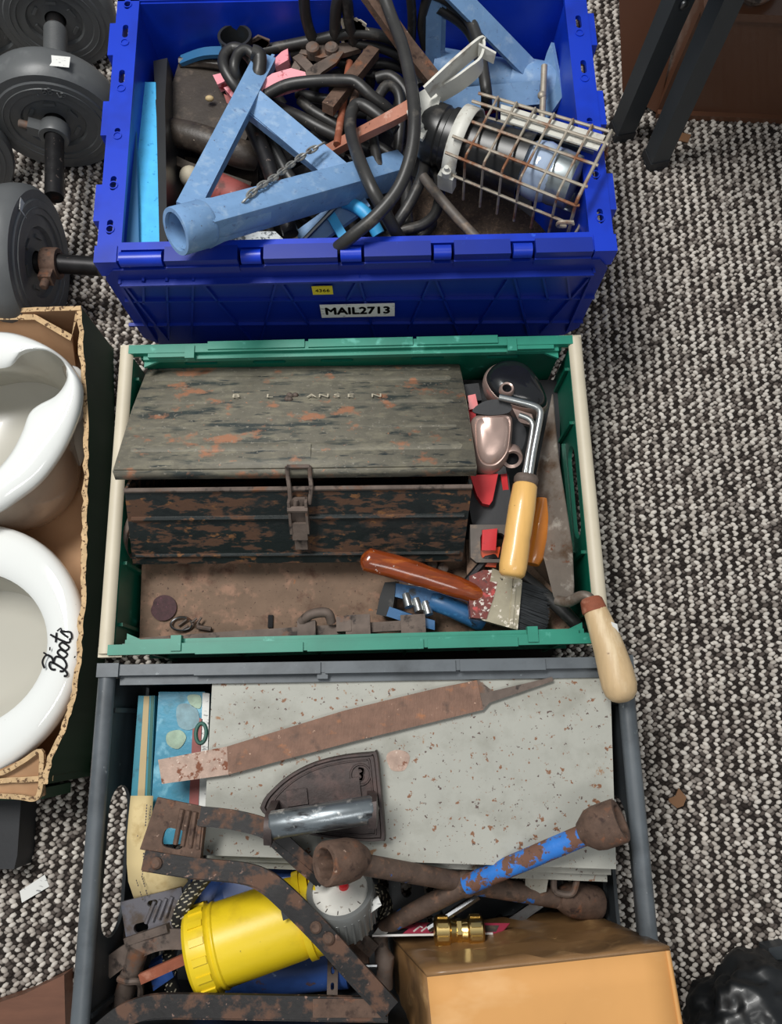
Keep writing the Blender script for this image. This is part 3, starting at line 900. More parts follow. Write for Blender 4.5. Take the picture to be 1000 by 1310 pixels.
# script lettering in ink strokes on the rim
B0 = P(73, 834, .1175)
tu = (P(78, 806, .1175) - P(64, 862, .1175)).normalized()     # reading direction, up the picture
tv = V((-tu.y, tu.x, 0))
S = (P(78, 808, .1175) - P(66, 858, .1175)).length
def stroke(g, pts, r=0.055):
    n = len(pts)
    sp = spl([B0 + tu * ((x - .5 + .18 * y) * S) + tv * ((y - .3) * S * .95) + V((0, 0, .0004)) for x, y in pts], 6)
    g.sweep(sp, [(a, b * .25) for a, b in circ(6, r * S * .36)], (0, 0, 1))
g = G()
stroke(g, [(.02, .22), (.0, .34), (.08, .42), (.16, .38), (.12, .1), (.06, -.08), (-.02, -.12), (-.06, -.04)], .075)
stroke(g, [(-.04, .52), (.1, .62), (.28, .56), (.27, .4), (.14, .32)], .075)
stroke(g, [(.14, .32), (.32, .3), (.34, .1), (.22, -.04), (.06, .0), (.02, .1)], .075)
obj('letter', g, mInk, pan)
for cx in (.45, .63):
    g = G(); stroke(g, [(cx, .0), (cx - .09, .1), (cx - .02, .28), (cx + .08, .22), (cx + .05, .04), (cx, .0)], .07); stroke(g, [(cx + .05, .24), (cx + .13, .22)], .05); obj('letter', g, mInk, pan)
g = G(); stroke(g, [(.80, .6), (.76, .3), (.76, .06), (.84, .02)], .07); stroke(g, [(.66, .4), (.9, .44)], .07); obj('letter', g, mInk, pan)
g = G(); stroke(g, [(.88, .1), (.96, .34), (1.0, .2), (1.02, .06), (.9, .0), (.84, .06)], .07); stroke(g, [(.94, .44), (1.04, .36), (.98, .32)], .04); obj('letter', g, mInk, pan)
g = G(); stroke(g, [(.42, .5), (.5, .52)], .05); stroke(g, [(.3, .56), (.32, .66)], .06); stroke(g, [(.45, -.2), (.5, -.22)], .05); obj('flourish', g, mInk, pan)

# slipper pan, upper one
slip = thing('slipper_bedpan', 'white ceramic slipper bedpan with kidney opening and brownish outer wall, in the carton', 'bedpan', P(-20, 560, 0.006))
zt = 0.155
oo = [(-90, 440), (-40, 424), (0, 421), (30, 427), (62, 442), (86, 461), (100, 484), (102, 505), (97, 530), (84, 562), (66, 592), (45, 617), (20, 636), (-5, 652), (-40, 668), (-90, 672), (-130, 640), (-150, 560), (-130, 480)]
ii = [(-90, 490), (-40, 474), (0, 470), (14, 466), (28, 452), (52, 447), (74, 455), (85, 470), (84, 487), (70, 505), (48, 517), (36, 528), (29, 548), (18, 572), (0, 596), (-35, 628), (-80, 635), (-115, 600), (-120, 540)]
def rs(pts, z, sc=1.0, n=96, off=(0, 0, 0)):
    c = spl([P(x, y, z) for x, y in pts], 12, True)
    ctr = sum(c, V((0, 0, 0))) / len(c)
    ln = [0]
    for i in range(len(c)):
        ln.append(ln[-1] + (c[(i + 1) % len(c)] - c[i]).length)
    out = []
    for k in range(n):
        s = ln[-1] * k / n
        i = max(j for j in range(len(c)) if ln[j] <= s)
        t = (s - ln[i]) / max(1e-9, ln[i + 1] - ln[i])
        p = c[i].lerp(c[(i + 1) % len(c)], t)
        out.append(ctr + (p - ctr) * sc + V(off))
    return out
O_, I_ = rs(oo, zt), rs(ii, zt - .004)
def mixr(a, b, t, dz=0):
    return [x.lerp(y, t) + V((0, 0, dz)) for x, y in zip(a, b)]
g = G()
cI = sum(I_, V((0, 0, 0))) / len(I_)
def sc_(r, s, z):
    c = sum(r, V((0, 0, 0))) / len(r)
    return [V((c.x + (p.x - c.x) * s, c.y + (p.y - c.y) * s, z)) for p in r]
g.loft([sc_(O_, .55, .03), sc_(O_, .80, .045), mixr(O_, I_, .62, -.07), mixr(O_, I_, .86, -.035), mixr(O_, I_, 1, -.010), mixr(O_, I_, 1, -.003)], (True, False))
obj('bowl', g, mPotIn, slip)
g = G()
g.loft([mixr(O_, I_, 1, -.003), mixr(O_, I_, .93, .002), mixr(O_, I_, .7, .0055), mixr(O_, I_, .35, .006), mixr(O_, I_, .12, .002), mixr(O_, I_, .02, -.005), mixr(O_, I_, 0, -.012), mixr(O_, I_, .1, -.018)], (False, False))
obj('rim', g, mPot, slip, sharp=70)
body = [(-90, 452), (-40, 440), (0, 434), (30, 438), (60, 455), (82, 480), (93, 520), (95, 570), (92, 610), (78, 640), (52, 664), (20, 676), (-10, 680), (-45, 678), (-90, 665), (-130, 630), (-150, 560), (-130, 490)]
bq = rs([(x, y) for x, y in body], .075)
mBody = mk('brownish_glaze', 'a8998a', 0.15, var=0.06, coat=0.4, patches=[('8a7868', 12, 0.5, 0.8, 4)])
g = G()
c = mixr(O_, I_, .1, -.018)
g.loft([c, mixr(c, bq, .6, .01), bq, sc_(bq, .97, .04), sc_(bq, .86, .012), sc_(bq, .8, .008)], (False, True))
obj('outer_wall', g, mBody, slip, 'brownish outer wall', sharp=70)
g = G()
g.tube(spl(PP((85, 475, .12), (98, 478, .115), (103, 500, .11), (100, 530, .10), (88, 540, .09)), 5), [.008] * 21, 10)
obj('handle', g, mPot, slip)

# ================================================================ dumbbells
def plate_w(root, c, ax, r, th, name='weight_plate'):
    m = frame(c, V((0, 0, 1)).cross(ax) if abs(ax.z) < .9 else V((1, 0, 0)), ax)
    # z of m along axis
    g = G()
    h = th / 2
    prof = [(.016, -h * .7), (r * .42, -h * .7), (r * .46, -h), (r * .80, -h), (r * .82, -h * .92), (r * .93, -h * .92), (r * .985, -h * .6), (r, -h * .25), (r, h * .25), (r * .985, h * .6), (r * .93, h * .92), (r * .82, h * .92), (r * .80, h), (r * .62, h), (r * .61, h * .9), (r * .47, h * .9), (r * .44, h * .68), (.016, h * .68)]
    g.lathe(m, prof, 56)
    o = obj(name, g, mIron, root)
    g = G()
    for k in range(6):
        mm = m @ M.Rotation(R(60 * k + 20), 4, 'Z')
        g.box(mm, (r * .34, 0, h * .72), (r * .05, r * .16, .004), .001, 1)
    g.lathe(m, [(r * .70, h), (r * .705, h * 1.05), (r * .715, h * 1.05), (r * .72, h)], 48)
    obj('raised_moulding', g, mIron, o)
    return o, m, h
def collar(root, c, ax, side, rusty):
    m = frame(c, side, ax)
    g = G()
    g.lathe(m, [(.0145, -.011), (.021, -.011), (.022, -.009), (.022, .009), (.021, .011), (.0145, .011)], 20)
    g.box(m, (.026, 0, 0), (.022, .016, .018), .003, 2)
    o = obj('collar', g, mRust if rusty else mIron, root, 'rusty clamp collar' if rusty else None)
    g = G(); g.lathe(m @ M.Translation((.036, 0, 0)) @ M.Rotation(R(90), 4, 'Y'), [(.006, -.004), (.006, .012), (.004, .014)], 12, (True, True))
    obj('screw', g, mRustGrey if not rusty else mRust, o)
db1 = thing('dumbbell', 'grey vinyl dumbbell lying beside the blue crate, bar end towards the viewer', 'dumbbell', P(72, 100, 0), 'vinyl dumbbells')
ax = V((P(78, 250, .09) - P(79, 40, .09)).xy.normalized().to_3d())
zc = 0.094
zc = .1
c1 = P(70, 160, zc)
p1, m1, h1 = plate_w(db1, c1 - ax * .026, ax, .099, .054)
c2 = c1 - ax * .215
plate_w(db1, c2, ax, .092, .045)
g = G(); g.tube([c2 - ax * .1, c1 + ax * .128], .0135, 20); obj('bar', g, mDarkSteel, db1)
g = G(); g.lathe(frame(c1 - ax * .12, V((0, 0, 1)).cross(ax), ax), [(.016, -.062)] + [(.0165 + .0012 * (k % 2), -.06 + .0015 * k) for k in range(80)] + [(.016, .062)], 20)
obj('grip_sleeve', g, mIron, db1)
collar(db1, c1 + ax * .014, ax, V((-.8, 0, .35)), False)
sm = frame(c1 - ax * .03 + V((.046, -.004, .0885)), V((1, 0, -.12)), V((.12, 0, 1)))
g = G(); g.box(sm, (0, .0, .0025), (.026, .018, .0008)); obj('price_label', g, mSticker, db1, 'white price label')
text('embossed_mark', '. 88', .016, m1 @ M.Rotation(R(-90 if False else 0), 4, 'Z') @ M.Translation((0, 0, h1)) @ M.Translation((.006, .062, 0)) if False else frame(c1 + ax * .0005 + V((.012, 0, .064)), V((0, 0, 1)).cross(ax) * (1 if V((0, 0, 1)).cross(ax).x > 0 else -1), ax), mIron, db1, .0012)
text('embossed_mark', 'LB', .011, frame(c1 + ax * .0005 + V((.034, 0, .058)), V((0, 0, 1)).cross(ax) * (1 if V((0, 0, 1)).cross(ax).x > 0 else -1), ax), mIron, db1, .0012)

db2 = thing('dumbbell', 'grey vinyl dumbbell with rusty collar, bar pointing at the blue crate corner', 'dumbbell', P(40, 330, 0), 'vinyl dumbbells')
zc = .105
ax2 = V((.98, -.06, -.02)).normalized()
hub = P(52, 336, zc)
plate_w(db2, hub - ax2 * .022, ax2, .104, .05)
plate_w(db2, hub - ax2 * .23, ax2, .098, .045)
g = G(); g.tube([hub - ax2 * .3, hub + ax2 * .085], .0135, 20); obj('bar', g, mDarkSteel, db2)
collar(db2, hub + ax2 * .016, ax2, V((0, -.8, .25)), True)
sm = frame(hub + ax2 * .0045 + V((0, .035, .075)), V((.05, -1, 0)), ax2)
g = G(); g.box(sm, (0, 0, .001), (.018, .020, .0008)); obj('price_label', g, mSticker, db2, 'white price label')

db3 = thing('dumbbell', 'grey vinyl dumbbell standing behind the others, plate cut by the picture edge', 'dumbbell', P(-10, 40, 0), 'vinyl dumbbells')
ax3 = V((.22, -.97, 0)).normalized()
c3 = P(-22, 22, .10)
plate_w(db3, c3, ax3, .098, .05)
plate_w(db3, c3 - ax3 * .2, ax3, .098, .05)
g = G(); g.tube([c3 - ax3 * .3, c3 + ax3 * .06], .0135, 16); obj('bar', g, mDarkSteel, db3)
db4 = thing('weight_plate', 'loose grey vinyl weight plate edge between two dumbbells, mostly out of the picture', 'weight', P(-50, 205, 0))
plate_w(db4, P(-62, 205, .09), V((.5, -.85, .1)).normalized(), .088, .04, 'disc')

# ================================================================ bench legs, carton, scraps
bench = thing('bench', 'dark grey steel bench whose two square legs stand beside the blue crate', 'bench', P(810, 190, 0))
def leg(b, t, yaw):
    g = G()
    d = (t - b).normalized()
    x = V((cos(R(yaw)), sin(R(yaw)), 0))
    m = frame(b, x - d * x.dot(d), d)
    ln = (t - b).length
    g.box(m, (0, 0, ln / 2 + .01), (.030, .030, ln), .002, 2)
    o = obj('leg', g, mDarkGreyLeg, bench)
    g = G(); g.box(m, (0, 0, .010), (.033, .033, .016), .003, 2); g.lathe(m, [(.018, .0), (.018, .006)], 16, (True, True)); obj('foot_cap', g, mBlackFab, o)
    return m, o
b1 = P(793, 172, 0); t1 = P(858, -60, .36)
m1_, l1 = leg(b1, V((b1.x + .012, b1.y + .0, .44)), 14)
b2 = P(836, 208, 0)
m2_, l2 = leg(b2, V((b2.x - .004, b2.y + .01, .44)), 14)
q = P(838, 17, .30)
g = G(); g.lathe(m1_ @ M.Translation((.0, -.016, .255)) @ M.Rotation(R(90), 4, 'X'), [(.0065, 0), (.006, .003), (.003, .004)], 14, (True, True)); obj('screw_head', g, mChrome, l1)
g = G()
g.box(rotz((b1.x + .30, b1.y + .0, .455), 0), (.0, .05, 0), (.72, .30, .03), .004, 2)
obj('seat', g, mBrownWood, bench)
g = G(); g.box(rotz((b2.x + .34, b2.y + .03, .43), 4), (0, 0, 0), (.62, .02, .03), .002, 1); obj('seat_rail', g, mDarkGreyLeg, bench)
# legs at the far end, outside the picture
g = G(); g.box(rotz((b2.x + .63, b2.y + .03, .21), 10), (0, 0, .01), (.03, .03, .43), .002, 1); obj('leg', g, mDarkGreyLeg, bench)

bx = thing('storage_chest', 'dark brown flat chest on the carpet behind the bench legs', 'chest', P(920, 120, 0))
Yf = P(900, 152, 0).y
fl_, fr_ = P(838, 147, 0), P(1090, 158, 0)
dx = (fr_ - fl_).normalized()
mm = frame(fl_, dx, (0, 0, 1))
H = .195
g = G(); g.box(mm, (.26, .16, H / 2), (.52, .32, H), .003, 2); obj('body', g, mBrownBox, bx)
g = G(); g.box(mm, (.26, -.003, .006), (.52, .012, .012), .002, 1); obj('lower_lip', g, mBrownBox, bx)
g = G(); g.box(mm, (.27, .155, H + .006), (.54, .34, .012), .002, 1); o = obj('lid', g, mBrownBox, bx)
g = G(); g.box(mm, (.135, -.012, H - .012), (.022, .004, .004), .001, 1); obj('catch', g, mDust, bx)
g = G(); 
g.slab(PP((796, 118, .03), (842, 146, .003), (876, -20, .19), (790, -40, .19)), .006); obj('side_flap', g, mBrownBox, bx)
g = G(); g.tube(spl([mm @ V(p) for p in ((.04, .02, H + .022), (.07, .0, H + .024), (.10, .03, H + .022), (.07, .06, H + .02))], 6), .009, 8); tag(obj('rope_end', g, mRustGrey), 'short brown rope end lying on top of the brown chest', 'rope')
g = G(); g.slab([mm @ V(p) for p in ((.15, .0, H + .03), (.5, -.01, H + .03), (.5, .2, H + .03), (.17, .2, H + .03))], .016, .004); tag(obj('folded_sack', g, mBrownBox), 'dark brown folded sacking on the brown chest lid', 'sack')

g = G(); g.slab(PP((25, 1140, .006), (57, 1119, .006), (63, 1134, .006), (28, 1155, .006)), .0012); tag(obj('paper_scrap', g, mSticker), 'small white paper scrap lying on the carpet near the carton', 'paper')
g = G(); g.slab(PP((855, 1022, .008), (864, 1018, .0065), (868, 1008, .007), (878, 1020, .008), (874, 1031, .007), (866, 1034, .0065), (856, 1026, .007)), .002); tag(obj('leaf_scrap', g, mLeaf), 'brown crumpled scrap on the carpet beside the black crate', 'scrap')
g = G(); g.slab(PP((865, 168, .008), (884, 172, .008), (880, 182, .007), (862, 178, .007)), .002); tag(obj('leaf_scrap', g, mLeaf), 'brown scrap on the carpet under the bench', 'scrap')
g = G(); g.slab(PP((20, 1048, .007), (33, 1050, .009), (38, 1062, .007), (32, 1068, .007), (24, 1060, .007)), .002); tag(obj('dry_leaf', g, mTan), 'tan dried leaf flake on the carpet below the carton', 'scrap')
g = G(); g.slab(PP((-60, 1302, .03), (30, 1272, .03), (82, 1247, .03), (84, 1330, .03), (-40, 1360, .03)), .028, .002); tag(obj('wooden_board', g, mBrownWood), 'brown wooden board end lying beside the black crate', 'board')
g = G(); g.slab(PP((-80, 1025, .05), (27, 1020, .05), (22, 1095, .05), (18, 1112, .05), (-80, 1112, .05)), .048, .004); tag(obj('black_case', g, mBlackFab), 'matt black case corner on the carpet below the carton', 'case')
g = G(); g.slab(PP((983, 1213, .03), (1010, 1208, .03), (1080, 1300, .03), (1010, 1262, .03), (986, 1245, .03)), .026, .002); tag(obj('grey_plastic_lid', g, mDarkGreyLeg), 'grey plastic lid corner above the black bin bag', 'lid')
# black bin bag: crumpled blob
g = G()
bc = P(985, 1325, .05)
bmesh.ops.create_icosphere(g.b, subdivisions=5, radius=1)
from mathutils import noise as mn
for v in g.b.verts:
    d = v.co.normalized()
    k = 1 + .16 * mn.noise(d * 2.1) + .09 * mn.noise(d * 5 + V((3, 1, 0))) - .07 * abs(mn.noise(d * 9)) - .05 * abs(mn.noise(d * 17))
    v.co = bc + V((d.x * .092 * k, d.y * .085 * k, max(-.047, d.z * .058 * k)))
bagm = obj('bin_bag', g, mBag, sharp=180); tag(bagm, 'shiny black bin bag crumpled on the carpet at the corner', 'bag')
# ================================================================ blue crate contents
Zup = V((0, 0, 1))
P_any = P
def P(px, py, z):
    """same, but never behind the back wall of the blue crate"""
    p = P_any(px, py, z)
    return p if p.y < .868 else PY(px, py, .868)
g = G(); g.slab(PP((173, 105, .245), (199, 105, .245), (205, 320, .262), (178, 322, .262)), .16, .002, 1, down=(0, 0, -1))
tag(obj('foam_board', g, mFoam), 'sky blue foam board standing on edge against the blue crate wall', 'board')
g = G(); g.slab(PP((168, 160, .262), (174, 165, .262), (178, 322, .268), (156, 322, .268), (157, 290, .266)), .004)
tag(obj('blue_sheet', g, mNavy), 'dull blue plastic sheet slumped beside the sky blue foam board', 'sheet')

bag = thing('leather_bag', 'worn black leather tool bag with folded flap under the blue stand', 'bag', P(260, 180, .02))
g = G()
g.slab(PP((196, 78, .235), (214, 74, .235), (211, 130, .25), (214, 320, .268), (204, 320, .268), (200, 150, .252)), .13, .003, 1, down=(0, 0, -1)); obj('side_panel', g, mBottle, bag)
g = G(); g.slab(PP((205, 195, .15), (330, 215, .15), (330, 320, .15), (205, 320, .15)), .05, .004); obj('bag_bottom', g, mLeather, bag)
g = G(); g.slab(PP((228, 82, .195), (300, 88, .20), (330, 140, .215), (310, 190, .205), (260, 175, .212), (206, 152, .212)), .012, .005); obj('flap', g, mLeather, bag)
g = G(); g.tube(spl(PP((202, 168, .20), (235, 172, .21), (270, 182, .212), (305, 196, .208), (325, 200, .20)), 5), [.0185] * 21, 14); obj('rolled_edge', g, mLeather, bag)
g = G(); g.bar(spl(PP((205, 196, .19), (240, 214, .20), (275, 225, .2), (320, 240, .19)), 5), .012, .008); obj('strap', g, mLeather, bag)
g = G(); g.bar(spl(PP((232, 78, .205), (262, 68, .212), (300, 67, .212)), 5), .014, .006); obj('piping', g, mNavy, bag, 'faded blue edging')
g = G(); g.tube(spl(PP((230, 80, .207), (262, 80, .214), (305, 86, .212)), 5), .007, 8); obj('piping', g, mLeather, bag)
g = G(); g.ball(M.Translation(P(268, 126, .222)), (.006, .004, .004), 10, 8); obj('stud', g, mTan, bag)

ps_ = V((.10, .12, 1)).normalized()
m = frame(P(308, 47, .235) - ps_ * .08, (1, 0, 0), ps_)
g = G(); g.lathe(m, [(.017, 0), (.021, .075), (.0225, .078), (.0225, .082), (.019, .082), (.015, .02)], 24); tag(obj('pipe_socket', g, mBottle), 'black open plastic pipe socket standing behind the leather bag', 'pipe')
g = G()
for k in range(3):
    g.slab(PP((318 + k * 3, 52 + k * 2, .185), (330 + k * 5, 44 + k * 3, .195), (345, 50 + k * 2, .188), (338, 60 + k, .18)), .003)
tag(obj('rag', g, mRustGrey), 'crumpled brown rag scrap beside the black pipe socket', 'rag')
random.seed(4)
g = G()
for k in range(9):
    a, b = random.uniform(432, 478), random.uniform(26, 48)
    g.slab([P(a + dx_, b + dy_, .165 + random.uniform(0, .025)) for dx_, dy_ in ((-8, -4), (0, -8), (8, -2), (6, 6), (-5, 7))], .002)
tag(obj('torn_packet', g, mTissue), 'torn cream and orange paper packet at the back of the blue crate', 'packet')

# bottom fill: tangle of low cables
def cable(pts, r, label, name='cable', mat=None, n=7, cat='cable', grp=None):
    g = G()
    g.tube(spl([P(*p) for p in pts], n), r * .86, 12)
    o = obj(name, g, mat or mCable)
    tag(o, label, cat, grp)
    return o
g = G(); g.box(bm_, (0, 0, .05), (.51, .31, .07), .01)  # black slab added to stand for the dark shadows at the bottom
tag(obj('dark_underfill', g, mSocketBlack), 'added black slab for the shade in the blue crate bottom under everything', 'mat')

# pile mat / brush pad
g = G()
g.slab(spl(PP((515, 240, .17), (560, 228, .185), (620, 240, .19), (672, 272, .19), (700, 300, .185), (705, 320, .18), (600, 328, .18), (520, 325, .175), (500, 290, .17)), 5, True), .03, .006)
tag(obj('pile_pad', g, mMat), 'dark brown coarse pile pad under the caged lamp', 'pad')

# axle stand, near one
st = thing('axle_stand', 'pale blue axle stand lying over the leather bag, open collar toward the viewer', 'axle stand', P(330, 260, .02))
cA, cB = P(237, 293, .348), P(512, 216, .222)
axd = (cB - cA).normalized()
m = frame(cA, Zup - axd * axd.z, axd)
g = G(); g.lathe(m, [(.0205, -.012), (.0250, -.012), (.0254, -.010), (.0254, .024), (.0235, .027), (.0205, .027), (.0205, -.012)], 36)
obj('collar', g, mStand, st)
g = G(); g.lathe(m, [(.0195, .10), (.0195, -.008)], 24, (True, False)); obj('bore', g, mStand, st)
g = G()
m2 = frame(cA + axd * .022, Zup - axd * axd.z, axd)
ln = (cB - cA).length - .022
n0 = len(g.b.verts)
sect = rrect(0, 0, .0178, .0172, .003, 3)
rg = []
rg.append([m2 @ V((x * 1.12, y * 1.12, 0)) for x, y in sect]); rg.append([m2 @ V((x * 1.0, y * 1.0, .02)) for x, y in sect]); rg.append([m2 @ V((x * .98, y * .98, ln)) for x, y in sect])
g.loft(rg, (True, True)); obj('square_tube', g, mStand, st)
def pbar(name, a, b, wd, th, mat, root, up=(0, 0, 1), bev=.001):
    g = G(); g.bar([a, b], wd, th, up, bev); return obj(name, g, mat, root)
pbar('leg', P(240, 266, .330), P(340, 72, .255), .026, .006, mStand, st, (.3, .3, 1))
g = G(); a, b = P(230, 262, .296), P(330, 70, .258)
pbar('leg_flange', P(252, 270, .320), P(350, 78, .246), .004, .018, mStand, st)
pbar('leg', P(322, 128, .270), P(436, 224, .262), .032, .006, mStand, st)
pbar('leg_flange', P(316, 146, .264), P(424, 232, .256), .004, .014, mStand, st)
pbar('leg', P(466, 252, .235), P(384, 312, .205), .034, .006, mStand, st, (.5, .3, .9))
g = G(); 
for k in range(10):
    t = k / 9
    g.ball(M.Translation(P(238, 268, .3).lerp(P(262, 280, .312), t)), (.0035, .0035, .003), 8, 6)
obj('weld_bead', g, mStand, st, kind='stuff')
# chain
ch = thing('chain', 'short grey steel chain lying across the blue stand', 'chain', P(360, 220, .3))
cp = spl(PP((312, 257, .338), (330, 240, .330), (352, 226, .315), (375, 208, .295), (395, 194, .286), (412, 184, .282)), 20)
ln = [0]
for a, b in zip(cp, cp[1:]):
    ln.append(ln[-1] + (b - a).length)
NL = 15
for k in range(NL):
    s = ln[-1] * (k + .5) / NL
    i = max(j for j in range(len(cp) - 1) if ln[j] <= s)
    p = cp[i].lerp(cp[i + 1], (s - ln[i]) / (ln[i + 1] - ln[i]))
    t = (cp[min(i + 2, len(cp) - 1)] - cp[max(0, i - 1)]).normalized()
    side = t.cross(Zup).normalized()
    u = (side if k % 2 else (Zup * .8 + side * .6)).normalized()
    L2, W2 = ln[-1] / NL * .82, .0036
    g = G()
    g.tube([p + t * (L2 * cos(a)) + u * (W2 * sin(a)) for a in [2 * pi * j / 12 for j in range(12)]], .0014, 6, True)
    obj('chain_link', g, mWireGrey, ch)

# axle stand, far one
st2 = thing('axle_stand', 'pale blue axle stand at the back of the blue crate with pointed saddle plate', 'axle stand', P(620, 60, .02))
a, b = P(556, 84, .185), P(712, 112, .205)
g = G(); g.tube([a, b], [.023, .024], 24); obj('tube', g, mStand, st2)
g = G(); g.tube([a.lerp(b, .62), a.lerp(b, 1.0)], .0285, 24); obj('collar', g, mStand, st2)
g = G(); g.ball(M.Translation(P(561, 68, .208)), (.004, .004, .003), 8, 6); obj('pin_hole', g, mInk, st2)
pbar('leg', P(553, 96, .20), P(555, -12, .215), .02, .006, mStand, st2, (0, -.3, 1))
pbar('leg_flange', P(561, 92, .196), P(563, -12, .21), .004, .016, mStand, st2)
pbar('leg', P(682, 94, .222), P(572, -18, .225), .026, .006, mStand, st2, (0, -.3, 1))
pbar('leg', P(690, 118, .225), P(556, 130, .205), .028, .006, mStand, st2, (0, -.7, .7))
g = G(); g.slab(PP((705, 54, .245), (712, 90, .235), (719, 124, .232), (697, 156, .19), (683, 140, .19), (690, 100, .2), (699, 68, .235)), .005, .001, 1); obj('saddle_plate', g, mStand, st2)
g = G(); g.tube([P(696, 84, .25), P(693, 160, .235)], .0042, 10); g.ball(M.Translation(P(693, 122, .243)), (.006, .006, .005), 10, 8); obj('locking_pin', g, mWire, st2)
g = G(); g.tube(spl(PP((610, 138, .175), (640, 128, .18), (676, 126, .185), (706, 138, .185), (712, 160, .18)), 5), .014, 10); tag(obj('red_hose', g, mRed), 'red tubing end showing under the far axle stand', 'hose')
g = G(); g.slab(PP((722, 150, .19), (742, 118, .2), (738, 160, .19), (728, 180, .18)), .006); tag(obj('red_reflector', g, mOrange), 'orange red plastic sliver beside the stand saddle plate', 'plastic piece')

# caged inspection lamp
lamp = thing('inspection_lamp', 'caged inspection lamp with clamp, bulb and black socket resting on crate rim', 'lamp', P(660, 200, .2))
La, Lb = P(586, 182, .272), P(744, 238, .282)
ld = (Lb - La).normalized()
lw = V((-ld.y, ld.x, 0)).normalized()           # across, toward the far side
lm_ = frame(La, ld, Zup)                          # x along lamp, y across, z up
Llen = (Lb - La).length
hw = .044
def lp(x, y, z):
    return lm_ @ V((x, y, z))
# socket
ms = lm_ @ M.Rotation(R(90), 4, 'Y')
g = G(); g.lathe(ms @ M.Translation((0, 0, -.034)), [(.024, -.02), (.031, -.012), (.036, .0), (.036, .012), (.034, .014), (.034, .02), (.037, .022), (.037, .036), (.03, .04)], 28, (True, True)); obj('socket', g, mSocketBlack, lamp)
g = G()
g.loft([[lp(x, (hw + .002) * cos(t) , .048 * sin(t) - .005) for t in [R(-20 + 220 * k / 20) for k in range(21)]] for x in (-.002, .016)], (False, False), False)
o = obj('clamp_band', g, mWhiteMetal, lamp)
sol = o.modifiers.new('thick', 'SOLIDIFY'); sol.thickness = .0025
g = G(); g.box(lm_, (.007, -hw - .004, -.012), (.02, .012, .024), .002, 1); g.lathe(lm_ @ M.Translation((.007, -hw - .006, .0)), [(.006, 0), (.006, .008), (.003, .009), (.003, .014)], 10, (True, True)); obj('clamp_screw', g, mWhiteMetal, lamp)
# reflector shell, half trough on the far/lower side
def trough(x0, x1, r0, r1, a0, a1, nx=8, na=18):
    return [[lp(x0 + (x1 - x0) * i / nx, (r0 + (r1 - r0) * i / nx) * cos(R(a0 + (a1 - a0) * k / na)), (r0 + (r1 - r0) * i / nx) * sin(R(a0 + (a1 - a0) * k / na)) - .004) for k in range(na + 1)] for i in range(nx + 1)]
g = G(); g.loft(trough(.070, Llen * .98, .040, .043, -95, 30), (False, False), False)
o = obj('reflector', g, [mTin], lamp); sol = o.modifiers.new('thick', 'SOLIDIFY'); sol.thickness = .0012
g = G(); g.slab([lp(.034, .046, .030), lp(Llen * 1.02, .050, .032), lp(Llen * 1.02, .024, .036), lp(.045, .020, .036)], .002); obj('reflector_lip', g, mWhiteMetal, lamp, 'dirty white painted lip')
g = G(); g.lathe(ms @ M.Translation((0, 0, 0)), [(.0, .012), (.034, .012), (.036, .05), (.039, .092), (.036, .092), (.033, .05)], 28); obj('socket_shroud', g, mSocketBlack, lamp)
g = G(); g.lathe(ms @ M.Translation((0, 0, .05)), [(.014, -.02), (.016, .02), (.026, .032), (.033, .048), (.035, .062), (.032, .076), (.022, .088), (.010, .094), (.001, .095)], 28, (True, True)); obj('bulb', g, mBulb, lamp)
g = G(); g.lathe(ms @ M.Translation((0, 0, Llen * .80)), [(.0295, -.02), (.033, .0), (.031, .022), (.012, .026)], 24, (False, True)); obj('end_reflector', g, mTin, lamp)
# cage wires
def wire(pts, name='cage_wire', r=.0017):
    g = G(); g.tube(pts, r, 7); return obj(name, g, mWire, lamp)
def cg(x, t, k=1.0):
    rr = (hw + .003 + .008 * x / Llen) * k
    y = max(-1, min(1, 1.25 * cos(R(t)))) * rr
    z = max(-.8, min(.8, 1.25 * sin(R(t)))) * .052 - .002
    return lp(x, y, z)
xe = Llen * 1.05
for t in (178, 147, 118, 90, 62, 33, 2):
    wire([cg(.004, t), cg(Llen * .5, t), cg(xe, t)] + ([cg(xe + .004, t, .96)]), r=.0019)
for i in range(7):
    x = .030 + (xe - .030) * i / 6
    wire(spl([cg(x, t) for t in range(-30, 211, 12)], 2), 'cage_hoop', .0016 if i < 6 else .0021)
wire(spl([lp(xe, -.058, -.03), lp(xe + .006, -.03, -.036), lp(xe + .002, .02, -.036), lp(xe, .056, -.03)], 5), 'cage_hoop')
wire(spl([lp(xe - .004, -.060, .0), lp(xe - .012, -.066, .004), lp(xe - .010, -.068, .014), lp(xe + .004, -.062, .014)], 5), 'cage_hook', .0024)
# spring clamp with painted handle
g = G()
g.bar(spl(PP((404, 203, .215), (450, 178, .255), (500, 152, .29), (534, 132, .292)), 4), .016, .010); obj('clamp_handle', g, mHandlePink, lamp, 'salmon painted steel handle')
g = G(); g.slab(PP((520, 142, .300), (536, 118, .302), (556, 106, .305), (566, 116, .305), (556, 150, .302), (540, 178, .296), (528, 172, .296)), .005, .001, 1)
for x, y in ((535, 139), (538, 161), (534, 160)):
    g.ball(M.Translation(P(x, y, .304)), (.004, .004, .003), 10, 6)
obj('clamp_plate', g, mWhiteMetal, lamp)
jaw = PP((546, 118, .318), (580, 86, .335), (608, 62, .345), (614, 59, .345), (617, 66, .343), (612, 84, .335), (590, 104, .32), (560, 122, .305))
g = G(); g.bar(spl(jaw, 5), .003, .024, Zup); obj('spring_jaw', g, mWhiteMetal, lamp)
g = G(); g.slab(PP((612, 57, .357), (634, 69, .350), (631, 82, .335), (611, 72, .342)), .003); obj('jaw_lip', g, mWhiteMetal, lamp)
